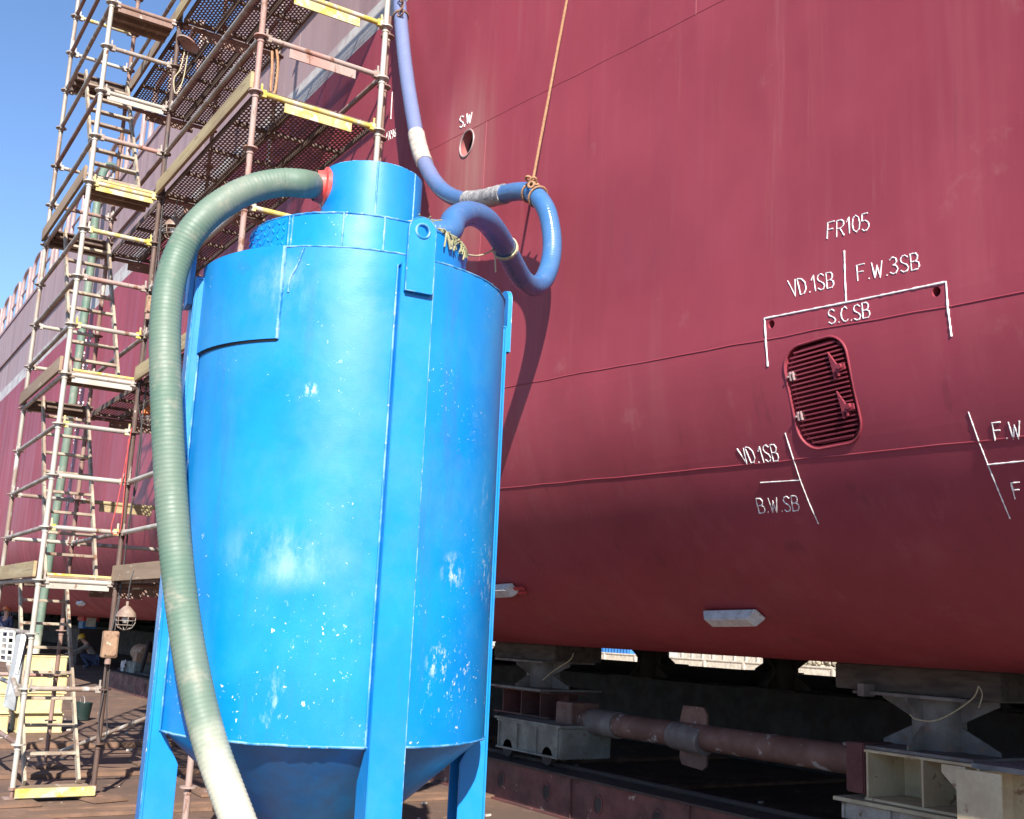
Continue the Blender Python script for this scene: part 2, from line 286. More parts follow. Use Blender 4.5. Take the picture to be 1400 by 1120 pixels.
# ------------------------------------------------------------------ mesh builder
ORG = {}
class MB:
    def __init__(s): s.v = []; s.f = []; s.sm = []; s.mi = 0; s.ms = []
    def add(s, vs, fs, smooth=False):
        n = len(s.v); s.v += [Vector(p) for p in vs]; s.f += [tuple(i+n for i in f) for f in fs]; s.sm += [smooth]*len(fs); s.ms += [s.mi]*len(fs); return s
    def frame(s, p0, p1, up=None):
        d = (Vector(p1)-Vector(p0)).normalized(); up = Vector(up) if up else (Vector((0, 0, 1)) if abs(d.z) < .95 else Vector((0, 1, 0)))
        a = d.cross(up).normalized(); return d, a, a.cross(d).normalized()
    def box(s, c, size, rx=None):
        X, Y, Z = rx if rx else (Vector((1, 0, 0)), Vector((0, 1, 0)), Vector((0, 0, 1)))
        c = Vector(c); h = [k/2 for k in size]
        vs = [c + X*h[0]*i + Y*h[1]*j + Z*h[2]*k for i in (-1, 1) for j in (-1, 1) for k in (-1, 1)]
        return s.add(vs, [(0, 1, 3, 2), (4, 6, 7, 5), (0, 4, 5, 1), (2, 3, 7, 6), (0, 2, 6, 4), (1, 5, 7, 3)])
    def beam(s, p0, p1, wd, ht, up=None):
        d, a, u = s.frame(p0, p1, up); p0 = Vector(p0); p1 = Vector(p1)
        return s.box((p0+p1)/2, ((p1-p0).length, wd, ht), (d, a, u))
    def bar(s, p0, p1, r, n=12, r2=None, caps=True):
        d, a, u = s.frame(p0, p1); vs = []
        for p, q in ((Vector(p0), r), (Vector(p1), r if r2 is None else r2)):
            vs += [p + (a*math.cos(2*math.pi*i/n) + u*math.sin(2*math.pi*i/n))*q for i in range(n)]
        s.add(vs, [(i, (i+1) % n, n+(i+1) % n, n+i) for i in range(n)], True)
        if caps: s.add(vs[:n], [tuple(reversed(range(n)))]); s.add(vs[n:], [tuple(range(n))])
        return s
    def tube(s, pts, r, n=12, closed=False, rf=None, caps=True):
        pts = [Vector(p) for p in pts]; m = len(pts); vs = []; t0 = None; a = None
        for i, p in enumerate(pts):
            if closed: t = (pts[(i+1) % m]-pts[i-1]).normalized()
            else: t = (pts[min(i+1, m-1)]-pts[max(i-1, 0)]).normalized()
            if a is None:
                ref = Vector((0, 0, 1)) if abs(t.z) < .9 else Vector((0, 1, 0)); a = t.cross(ref).normalized()
            else:
                a = (a - t*a.dot(t)).normalized()
            u = t.cross(a); q = rf(i) if rf else r
            vs += [p + (a*math.cos(2*math.pi*k/n) + u*math.sin(2*math.pi*k/n))*q for k in range(n)]
        L = m if closed else m-1; fs = []
        for i in range(L):
            A = i*n; B = ((i+1) % m)*n
            fs += [(A+k, A+(k+1) % n, B+(k+1) % n, B+k) for k in range(n)]
        s.add(vs, fs, True)
        if caps and not closed: s.add(vs[:n], [tuple(reversed(range(n)))]); s.add(vs[-n:], [tuple(range(n))])
        return s
    def prism(s, poly, d):
        poly = [Vector(p) for p in poly]; d = Vector(d); n = len(poly)
        return s.add(poly+[p+d for p in poly], [tuple(reversed(range(n))), tuple(range(n, 2*n))]+[(i, (i+1) % n, n+(i+1) % n, n+i) for i in range(n)])
    def lathe(s, prof, org=(0, 0, 0), n=64, a0=0, a1=360, axis=None, smooth=True):
        org = Vector(org); full = abs(a1-a0) >= 360; m = n if full else n+1; vs = []
        ax = axis or (Vector((1, 0, 0)), Vector((0, 1, 0)), Vector((0, 0, 1)))
        for r_, z in prof:
            for i in range(m):
                a = R(a0+(a1-a0)*i/n); vs.append(org + (ax[0]*math.cos(a)+ax[1]*math.sin(a))*r_ + ax[2]*z)
        fs = []
        for j in range(len(prof)-1):
            for i in range(n):
                k = (i+1) % m; fs.append((j*m+i, j*m+k, (j+1)*m+k, (j+1)*m+i))
        return s.add(vs, fs, smooth)
    def ball(s, c, r, sc=(1, 1, 1), n=14, k=9):
        return s.lathe([(max(math.sin(math.pi*i/k), .001)*r*sc[0], -math.cos(math.pi*i/k)*r*sc[2]) for i in range(k+1)], c, n)
    def build(s, name, m, parent=None, bevel=0, recalc=True):
        me = bpy.data.meshes.new(name); org = ORG.get(parent, Vector((0, 0, 0))) if parent else Vector((0, 0, 0))
        me.from_pydata([tuple(p-org) for p in s.v], [], s.f)
        me.polygons.foreach_set('use_smooth', s.sm)
        
        for q in (m if isinstance(m, (list, tuple)) else [m]): me.materials.append(M[q] if isinstance(q, str) else q)
        me.polygons.foreach_set('material_index', s.ms); me.update()
        if recalc:
            bm = bmesh.new(); bm.from_mesh(me); bmesh.ops.recalc_face_normals(bm, faces=bm.faces); bm.to_mesh(me); bm.free()
        if bevel:
            bm = bmesh.new(); bm.from_mesh(me); bmesh.ops.remove_doubles(bm, verts=bm.verts, dist=1e-5)
            ed = [e for e in bm.edges if len(e.link_faces) == 2 and e.calc_face_angle(0) > R(50)]
            bmesh.ops.bevel(bm, geom=ed, offset=bevel, segments=2, affect='EDGES', clamp_overlap=True); bm.to_mesh(me); bm.free()
        me.set_sharp_from_angle(angle=R(42))
        o = bpy.data.objects.new(name, me); COL.objects.link(o)
        if parent: o.parent = parent
        ORG[o] = org; return o
def tag(o, label=None, cat=None, group=None, kind=None):
    for k, v in (('label', label), ('category', cat), ('group', group), ('kind', kind)):
        if v: o[k] = v
    return o
def thing(name, label, cat, loc=(0, 0, 0), group=None):
    o = bpy.data.objects.new(name, None); COL.objects.link(o); o.location = loc; ORG[o] = Vector(loc)
    o.empty_display_size = .2; return tag(o, label, cat, group)
KIDS = {}
def copy_tree(o, loc=None, label=None, parent=None, rotz=None):
    c = o.copy(); COL.objects.link(c)
    if parent: c.parent = parent
    if loc is not None: c.location = loc
    if rotz is not None: c.rotation_euler.z = rotz
    if label: c['label'] = label
    for ch in list(o.children): copy_tree(ch, parent=c)
    return c
def spline(pts, per=12):
    pts = [Vector(p) for p in pts]; out = []
    for i in range(len(pts)-1):
        p0 = pts[max(i-1, 0)]; p1 = pts[i]; p2 = pts[i+1]; p3 = pts[min(i+2, len(pts)-1)]
        for k in range(per):
            t = k/per
            out.append(.5*((2*p1)+(p2-p0)*t+(2*p0-5*p1+4*p2-p3)*t*t+(3*p1-p0-3*p2+p3)*t**3))
    out.append(pts[-1]); return out
def resample(pts, step):
    L = [0]
    for a, b in zip(pts, pts[1:]): L.append(L[-1]+(b-a).length)
    n = max(2, int(L[-1]/step)); out = []; j = 0
    for i in range(n+1):
        s = L[-1]*i/n
        while j < len(L)-2 and L[j+1] < s: j += 1
        u = (s-L[j])/max(L[j+1]-L[j], 1e-9); out.append(pts[j].lerp(pts[j+1], min(max(u, 0), 1)))
    return out

# ------------------------------------------------------------------ ground
g = MB(); g.add([(-600, -300, 0), (300, -300, 0), (300, 600, 0), (-600, 600, 0)], [(0, 1, 2, 3)])
tag(g.build('ground', 'ground'), kind='structure')

# ------------------------------------------------------------------ ship
ship = thing('ship', 'huge dark red ship hull with pale band and grey topsides, standing on supports', 'ship', (-25, 16, 0))
sec = [(HD, 10.95), (HD, HZ+HR)]
for i in range(1, 49):
    a = math.pi/2*i/48; sec.append((HD+HR-HR*math.cos(a), HZ+HR-HR*math.sin(a)))
W = 27.4
for i in range(0, 17):
    a = math.pi/2*i/16; sec.append((W-HR+HR*math.sin(a), HZ+HR-HR*math.cos(a)))
sec.append((W, 10.95))
hm = MB(); n = len(sec); X0, X1 = -190., 14.
vs = [(X0, y, z) for y, z in sec]+[(X1, y, z) for y, z in sec]
hm.add(vs, [(i, i+1, n+i+1, n+i) for i in range(n-1)], True)
hm.add(vs, [(n-1, 0, n, 2*n-1), tuple(range(n)), tuple(reversed(range(n, 2*n)))], False)
hull = hm.build('hull', 'hull', None)
bm = bmesh.new(); bm.from_mesh(hull.data); bmesh.ops.remove_doubles(bm, verts=bm.verts, dist=1e-5); bmesh.ops.recalc_face_normals(bm, faces=bm.faces); bm.to_mesh(hull.data); bm.free()
def rrect(w_, h_, r_, k=8):
    out = []
    for cx, cz, a0 in ((w_/2-r_, h_/2-r_, 0), (-w_/2+r_, h_/2-r_, 90), (-w_/2+r_, -h_/2+r_, 180), (w_/2-r_, -h_/2+r_, 270)):
        for i in range(k+1): a = R(a0+90*i/k); out.append((cx+r_*math.cos(a), cz+r_*math.sin(a)))
    return out
# sea chest position and axes
GC = hullp(1122, 537); GN = hulln(GC)
gl = hullp(1076, 548); gr = hullp(1168, 526); gt = hullp(1106, 461.5); gb = hullp(1138, 612.5)
GX = (gr-gl); GX = (GX-GN*GX.dot(GN)).normalized(); GU = GN.cross(GX).normalized(); GU = GU if GU.z > 0 else -GU
GW = (gr-gl).length; GH = (gt-gb).length
cut = MB()
cut.prism([GC + GX*x + GU*z + GN*.2 for x, z in rrect(GW-.05, GH-.05, .115)], -GN*.7)
def cyl(c, r, nrm, d=.5, n=28):
    cut.bar(c+nrm*.1, c-nrm*d, r, n)
cyl(SWC, abs(hullp(647.5, 196).x-hullp(630, 196).x)*.5, Vector((0, -1, 0)), .55)
for x, y in ((1054.5, 443.5), (1280, 399)):
    p = hullp(x, y); cyl(p, .026, hulln(p), .25, 20)
cutter = cut.build('cutter', 'blackdark')
md = hull.modifiers.new('b', 'BOOLEAN'); md.object = cutter; md.operation = 'DIFFERENCE'; md.solver = 'EXACT'
dg = bpy.context.evaluated_depsgraph_get(); me = bpy.data.meshes.new_from_object(hull.evaluated_get(dg)); hull.modifiers.clear()
hull.data = me; bpy.data.objects.remove(cutter)
while len(me.materials) > 1: me.materials.pop()
me.transform(Matrix.Identity(4))
for p in me.polygons: p.use_smooth = True; p.material_index = 0
me.set_sharp_from_angle(angle=R(30))
hull.parent = ship; hull.matrix_parent_inverse = Matrix.Translation(-ORG[ship]); ORG[hull] = Vector((0, 0, 0))

def onship(mb, name, m, label=None, parent=None):
    o = mb.build(name, m, parent or ship)
    if label: o['label'] = label
    return o
def hline(pts, r_, out=0., n=6, m=None):
    mb = m or MB(); q = [p + hulln(p)*out for p in pts]; mb.tube(q, r_, n); return mb
def seam(x0, z0, x1, z1, a, b, wob=.004, step=.22):
    pts = []; k = int((b-a)/step)
    for i in range(k+1):
        x = a+(b-a)*i/k; z = z0+(z1-z0)*(x-x0)/(x1-x0) + random.uniform(-wob, wob); pts.append(hull_at(x, z))
    return pts
for a_, b_ in (((565, 217), (990, 0)), ((690, 530), (1400, 400)), ((690, 668), (1400, 598))):
    a_, b_ = hullp(*a_), hullp(*b_); onship(hline(seam(a_.x, a_.z, b_.x, b_.z, -18, 2), .0065 if a_.z < 5 else .0045, -.002), 'weld_seam', 'hull')
for X, za, zb in ((-5.25, 5.9, 10.9), (-8.05, 3.7, 6.2), (-1.6, 3.6, 10.9), (-13.2, 6.7, 10.9), (-17.5, 3, 10.9), (-22, 3, 10.9)):
    onship(hline([hull_at(X, za+(zb-za)*i/20) for i in range(21)], .004, -.001), 'weld_seam', 'hull')
# rubbing strake along the topside and its doubler
k = MB(); k.box((-90, HD-.03, 9.62), (166, .06, .10)); onship(k, 'rubbing_strake', 'hull')

# hand-lettered marks
FONT = {'F': [[(0, 0), (0, 1), (.75, 1)], [(0, .55), (.6, .55)]], 'R': [[(0, 0), (0, 1), (.5, 1), (.75, .88), (.75, .66), (.5, .52), (0, .5)], [(.35, .5), (.8, 0)]],
 '1': [[(.05, .72), (.35, 1), (.35, 0)]], '0': [[(.4, 0), (.1, .15), (0, .5), (.1, .85), (.4, 1), (.7, .85), (.8, .5), (.7, .15), (.4, 0)]],
 '5': [[(.75, 1), (.12, 1), (.05, .58), (.4, .62), (.72, .45), (.75, .22), (.5, .02), (.2, 0), (0, .12)]], 'V': [[(0, 1), (.4, 0), (.8, 1)]],
 'D': [[(0, 0), (0, 1), (.45, .95), (.75, .7), (.75, .3), (.45, .05), (0, 0)]], '.': [[(.06, 0), (.12, .07)]], ',': [[(.12, .1), (.0, -.12)]],
 'S': [[(.75, .86), (.5, 1), (.2, .96), (.03, .78), (.15, .6), (.6, .42), (.75, .24), (.6, .05), (.3, 0), (0, .14)]],
 'B': [[(0, 0), (0, 1), (.5, .98), (.68, .82), (.62, .6), (.4, .52), (0, .5)], [(.4, .52), (.72, .42), (.78, .2), (.6, .02), (0, 0)]],
 'W': [[(0, 1), (.25, 0), (.5, .8), (.72, 0), (1.0, 1)]], '3': [[(.02, .86), (.3, 1), (.62, .92), (.68, .7), (.5, .55), (.28, .52)], [(.28, .52), (.6, .47), (.76, .25), (.55, .02), (.25, 0), (0, .12)]],
 'C': [[(.75, .84), (.5, 1), (.2, .9), (.02, .6), (.03, .3), (.25, .04), (.55, 0), (.75, .14)]], '9': [[(.68, .6), (.45, .45), (.15, .5), (.05, .75), (.25, .98), (.55, .95), (.7, .7), (.65, .3), (.4, 0)]],
 '6': [[(.6, 1), (.2, .7), (.03, .3), (.2, .03), (.55, .03), (.7, .28), (.55, .5), (.2, .45), (.06, .3)]]}
WID = {'.': .22, ',': .25, '1': .5, 'W': 1.08}
def letters(text, tl, tr, bl, br, r_=.0038, label=None):
    tot = sum(WID.get(c, .8)+.16 for c in text)-.16; x = 0; mb = MB()
    for c in text:
        jit = random.uniform(-.03, .03)
        for st in FONT[c]:
            q = []
            for i in range(len(st)-1):
                for k_ in range(5): q.append((st[i][0]+(st[i+1][0]-st[i][0])*k_/5, st[i][1]+(st[i+1][1]-st[i][1])*k_/5))
            q.append(st[-1]); pts = []
            for a, b in q:
                u = (x+a*.95)/tot; v = b+jit
                X = (bl[0]*(1-u)+br[0]*u)*(1-v)+(tl[0]*(1-u)+tr[0]*u)*v; Y = (bl[1]*(1-u)+br[1]*u)*(1-v)+(tl[1]*(1-u)+tr[1]*u)*v
                p = hullp(X, Y); pts.append(p + hulln(p)*.001)
            mb.tube(pts, r_, 6, rf=lambda i: r_*random.uniform(.55, 1.25))
        x += WID.get(c, .8)+.16
    return onship(mb, 'painted_lettering', 'mark', label or 'white hand-lettered '+text)
letters('FR105', (1132, 305), (1187.5, 290.5), (1131, 327), (1190, 313.5), label='white hand-lettered FR105 above the sea chest')
letters('VD.1SB', (1077, 384), (1140, 371.5), (1083, 406), (1141, 393), label='white hand-lettered VD.1SB above the bracket line')
letters('F.W.3SB', (1171.5, 363.5), (1256.5, 344.5), (1173, 385), (1258.5, 367.5))
letters('S.C.SB', (1131.5, 424.5), (1189, 413), (1134, 443.5), (1190.5, 434.5))
letters('VD.1SB', (1007.6, 613), (1062, 607.5), (1017.5, 634.5), (1066, 630.5), label='white hand-lettered VD.1SB left of the sea chest foot')
letters('B.W.SB', (1033.5, 682), (1091.5, 677.5), (1038.5, 702), (1094, 698.5))
letters('F.W.', (1356.5, 578.5), (1402, 574), (1361, 602.5), (1405, 598.5), label='white hand-lettered F.W. above a white cross line')
letters('F.W.', (1382.6, 660.5), (1428, 656.5), (1388, 682.5), (1432, 679), label='white hand-lettered F.W. below a white cross line')
letters('S,W', (629, 159.5), (646.5, 153.5), (629, 175), (645, 167.5), .007, label='white hand-lettered S.W over a round hole')
letters('FR96', (529.5, 181.5), (542.5, 174.5), (528, 193.5), (541.5, 186.5), .0045)
def mark(px, wpx=3., label=None):
    mb = MB(); pts = []
    for a, b in zip(px, px[1:]):
        k_ = max(2, int(math.hypot(b[0]-a[0], b[1]-a[1])/4))
        for i in range(k_): pts.append((a[0]+(b[0]-a[0])*i/k_, a[1]+(b[1]-a[1])*i/k_))
    pts.append(px[-1]); q = []
    for x, y in pts: p = hullp(x, y); q.append(p + hulln(p)*.001)
    r_ = .72*wpx/2/FPX*(q[0]-CAM).dot(_F)
    mb.tube(q, r_, 6, rf=lambda i: r_*random.uniform(.6, 1.2)); return onship(mb, 'painted_line', 'mark', label)
mark([(1050, 501), (1047.5, 470), (1045.5, 435.5), (1170, 411), (1293.5, 385.5), (1296, 420), (1301, 460)], 3.8, 'white bracket line over the sea chest')
mark([(1154.5, 343), (1155.5, 380), (1157, 412)], 3.2)
mark([(1073.5, 592), (1083, 622), (1094, 656), (1106, 687), (1119, 716)], 2.6); mark([(1040, 660), (1095, 656.5)], 2.6)
mark([(1324, 563), (1337, 600), (1351, 636), (1366, 673), (1381, 709)], 2.8); mark([(1350, 635.5), (1404, 630)], 3.6)
mark([(536.5, 126), (534.5, 163)], 2.2)
for i in range(15):      # draft figures seen end-on far along the side
    for cx in (117.5, 123):
        if cx > 120 and (i > 6 or i % 3 == 1): continue
        y = 468+i*17; x = cx+(y-468)*-.112+random.uniform(-.5, .5); up_ = Vector((0, -.004, 0)); mb = MB()
        mb.tube([hullp(x+.4, y-3)+up_, hullp(x+.9, y-1)+up_, hullp(x-.1, y+1)+up_, hullp(x, y+3)+up_], .021, 5); onship(mb, 'draft_mark', 'mark', 'white draft figure far along the hull')
# sea chest grating
sea = MB(); lip = [GC + GX*x + GU*z - GN*(.0) for x, z in rrect(GW-.035, GH-.035, .13)]
def onhull_off(p, off):
    # slide a point along the sea chest normal until it lies on the plating, then offset
    q = hull_at(p.x, p.z); return q + hulln(q)*off
lipc = [onhull_off(p, .003) for p in lip]
fr = MB(); fr.tube(lipc, .007, 8, True)
inner = [onhull_off(GC + GX*x + GU*z, -.028) for x, z in rrect(GW-.085, GH-.085, .105)]; fr.tube(inner, .007, 6, True)
grate = onship(fr, 'sea_chest_grating', 'hull', 'red rounded intake grating of horizontal bars')
br = MB(); NB = 21; hw = (GW-.085)/2; hh = (GH-.085)/2
for i in range(NB):
    z = -hh + 2*hh*(i+.5)/NB; rr_ = .105; k_ = max(0, abs(z)-(hh-rr_)); x = hw - (rr_-math.sqrt(max(rr_*rr_-k_*k_, 0)))
    a = onhull_off(GC - GX*x + GU*z, -.010); b = onhull_off(GC + GX*x + GU*z, -.010)
    d_ = (b-a).normalized(); nn = hulln((a+b)/2); nn = (nn-d_*nn.dot(d_)).normalized(); uu = d_.cross(nn)
    br.box((a+b)/2, ((b-a).length, .020, .0085), (d_, nn, uu))
onship(br, 'grating_bars', 'hull', None, grate)
for x, y, big in ((1147, 499, 1), (1159.5, 553, 1), (1081.5, 515, 0), (1092.5, 569, 0)):
    p = hullp(x, y); nn = hulln(p); uu = GU; c = p-nn*.004; mb = MB()
    if big:
        mb.prism([c-GX*.055+uu*.085, c-GX*.012+uu*.005, c+GX*.04-uu*.0, c+GX*.04-uu*.03, c-GX*.045-uu*.04], nn*.012)
        mb.bar(c+GX*.012-uu*.01, c+GX*.012-uu*.01+nn*.028, .015, 12); mb.box(c-GX*.04-uu*.045, (.010, .03, .05), (GX, nn, uu)); mb.box(c-GX*.012-uu*.04, (.010, .03, .04), (GX, nn, uu))
    else:
        mb.box(c, (.010, .03, .05), (GX, nn, uu)); mb.box(c+GX*.022, (.008, .03, .05), (GX, nn, uu)); mb.bar(c-GX*.012, c-GX*.012+nn*.022, .0065, 10)
    onship(mb, 'hinge_lug' if big else 'bolt', 'hull' if big else 'primer', None, grate)
# rim of the discharge hole
mb = MB(); rr_ = abs(hullp(647.5, 196).x-hullp(630, 196).x)*.5
mb.tube([SWC+Vector((math.cos(2*math.pi*i/40)*(rr_+.004), -.002, math.sin(2*math.pi*i/40)*(rr_+.004))) for i in range(40)], .009, 6, True); onship(mb, 'hole_rim', 'primer', 'pale dusty rim of the round discharge hole')
mb = MB(); mb.lathe([(rr_-.003, .085), (rr_-.003, .50), (.001, .50)], SWC, 36, axis=(Vector((1, 0, 0)), Vector((0, 0, 1)), Vector((0, 1, 0)))); onship(mb, 'hole_shade', 'blackdark', 'black liner standing for the shade inside the round discharge hole')  # black liner paints the shade deeper in the hole
# zinc anodes welded to the bilge
def anode(px, L, strap, label):
    c = hullp(*px); nn = hulln(c); uu = GX.cross(nn).normalized(); mb = MB(); h, t_ = .058, .075
    vs = []
    for x, k_ in ((-L/2, 0), (L/2, 0), (-L/2+.05, 1), (L/2-.05, 1)):
        hh_ = h if k_ == 0 else h*.86
        vs += [c+GX*x+uu*hh_+nn*(.012+k_*t_), c+GX*x-uu*hh_+nn*(.012+k_*t_)]
    mb.add(vs, [(0, 1, 3, 2), (4, 6, 7, 5), (0, 4, 5, 1), (2, 3, 7, 6), (0, 2, 6, 4), (1, 5, 7, 3)])
    o = mb.build('zinc_anode', 'zinc', ship, bevel=.008); o['label'] = label
    if strap:
        s_ = MB(); s_.box(c+GX*(L/2+.06)+nn*.03, (.16, .03, .012), (GX, uu, nn)); s_.box(c+GX*(L/2+.06)+nn*.03+uu*.05, (.12, .02, .012), (GX, uu, nn)); s_.build('strap', 'red', o)
anode((1004, 838), .54, False, 'grey zinc anode bar on the bilge right of the tank')
anode((688, 803), .46, True, 'pale zinc anode bar with red strap beside the blue tank')
anode((112, 823), .6, False, 'small pale anode bar far along the bilge')
# bulwark rail on the deck edge far left
bw = MB(); bw.box((-90, HD+.02, 10.99), (180, .10, .10)); onship(bw, 'deck_edge', 'hull')
for i in range(13):
    x = -44+i*2.0; mb = MB()
    mb.tube(spline([(x, HD+.1, 11.02), (x, HD+.1, 12.0), (x+.25, HD+.1, 12.35), (x+1.1, HD+.1, 12.35), (x+1.25, HD+.1, 12.1), (x+1.25, HD+.1, 11.02)], 5), .055, 8)
    mb.bar((x, HD+.1, 11.7), (x+1.25, HD+.1, 11.7), .03, 8)
    onship(mb, 'rail_hoop', 'primer')
def tarp(c, sz, label, seed):
    rnd = random.Random(seed); mb = MB(); k_ = 12; vs = []
    for j in range(7):
        for i in range(k_):
            a = 2*math.pi*i/k_; rr_ = (1-.10*j-(.35 if j == 6 else 0))*rnd.uniform(.82, 1.12)
            vs.append((c[0]+math.cos(a)*sz[0]*rr_, c[1]+math.sin(a)*sz[1]*rr_, c[2]+sz[2]*j/6*rnd.uniform(.92, 1.05)))
    fs = [(j*k_+i, j*k_+(i+1) % k_, (j+1)*k_+(i+1) % k_, (j+1)*k_+i) for j in range(6) for i in range(k_)]+[tuple(6*k_+i for i in range(k_))]
    mb.add(vs, fs, False); tag(mb.build('tarpaulin', 'tarp'), label, 'tarpaulin')
tarp((-42.5, 6.0, 11.0), (1.6, .8, 1.35), 'white sheeted bundle on the deck edge at far left of the hull', 1)
tarp((-20.9, 5.3, 11.0), (.5, .5, 1.2), 'crumpled white plastic sheet on the deck edge behind the ladders', 2)

# ------------------------------------------------------------------ blue tank
tank = thing('steel_tank', 'tall bright blue cylindrical steel tank on four legs with a cone bottom', 'tank', TC)
AX = (TCAM, TRT, Vector((0, 0, 1)))
mb = MB(); mb.lathe([(TR, TZB), (TR, TZB+.6), (TR, TZB+1.2), (TR, TZB+1.8), (TR, TZT)], TC, 128, axis=AX); mb.build('shell', 'tank', tank)
mb = MB(); mb.lathe([(.001, TZT-.004), (TR, TZT-.004)], TC, 96, axis=AX, smooth=False); mb.build('roof', 'tank2', tank)
mb = MB(); mb.lathe([(.09, TZB-.72), (.09, TZB-.64), (TR-.012, TZB)], TC, 128, axis=AX); mb.build('cone', 'cone', tank)
mb = MB(); mb.lathe([(.09, .42), (.15, .42), (.15, .455), (.10, .46), (.10, .54)], TC, 32, axis=AX); mb.build('outlet_flange', 'tank2', tank)
def rimbead(z, r_, rad, name='weld_bead', off=Vector((0, 0, 0)), jit=.0015):
    mb = MB(); k_ = 180
    mb.tube([tpt(360*i/k_, r_+random.uniform(-jit, jit), z+random.uniform(-jit, jit), off) for i in range(k_)], rad, 6, True); return mb.build(name, 'weld', tank)
rimbead(TZT, TR, .0045); rimbead(TZB, TR, .006)
RZ = 3.79; mb = MB(); mb.lathe([(.605, TZT-.003), (.605, RZ), (.59, RZ+.001), (.001, RZ+.001)], TC, 96, axis=AX); mb.build('upper_drum', 'tank', tank)
rimbead(RZ, .606, .005); rimbead(TZT+.002, .608, .006)
NO = TRT*.045; NZ = 4.225; NR = .283
mb = MB(); mb.lathe([(NR, RZ), (NR, NZ), (NR-.012, NZ), (NR-.012, NZ-.3)], TC+NO, 72, axis=AX); mb.build('neck', 'tank2', tank)
rimbead(NZ, NR-.006, .004, off=NO); rimbead(RZ+.002, NR, .007, off=NO)
def vseam(phi, r_, z0, z1, rad=.006, off=Vector((0, 0, 0)), m='weld'):
    mb = MB(); k_ = 40; mb.tube([tpt(phi+random.uniform(-.12, .12), r_, z0+(z1-z0)*i/k_, off) for i in range(k_+1)], rad, 6); mb.build('weld_bead', m, tank)
vseam(4, NR, RZ, NZ, .006, NO); vseam(55, NR, RZ, NZ, .005, NO)
for ph in (-38, -36, -9, 11): vseam(ph, .606, TZT, RZ, .0055)
# tread plate patch left on the drum
mb = MB()
mb.lathe([(.6095, TZT+.01), (.6095, RZ-.006)], TC, 24, -80, -39, AX)
for i in range(11):
    for j in range(6):
        ph = -78+i*3.7; z = TZT+.035+j*.04; s_ = 1 if (i+j) % 2 else -1
        mb.bar(tpt(ph-.7, .611, z-.01*s_), tpt(ph+.7, .611, z+.01*s_), .005, 6)
mb.build('tread_plate', 'tank', tank)
# doubler plate at upper left
mb = MB(); zb_ = 3.055
mb.lathe([(TR+.001, zb_), (TR+.016, zb_), (TR+.016, TZT+.003), (TR, TZT+.003)], TC, 24, -72, -26, AX); mb.build('doubler_plate', 'tank', tank, recalc=False)
vseam(-25.8, TR+.008, zb_, TZT, .010)
mb = MB(); mb.tube([tpt(-72+46*i/30, TR+.004, zb_-.004) for i in range(31)], .006, 6); mb.build('plate_shadow', 'blackdark', tank)  # black tube drawn as the shadow under the doubler
mb = MB(); mb.tube(spline([tpt(-19, TR+.002, 3.515), tpt(-21, TR+.003, 3.42), tpt(-23, TR+.002, 3.36), tpt(-23.3, TR+.001, 3.29)], 6), .006, 6); mb.build('weld_bead', 'weld', tank)
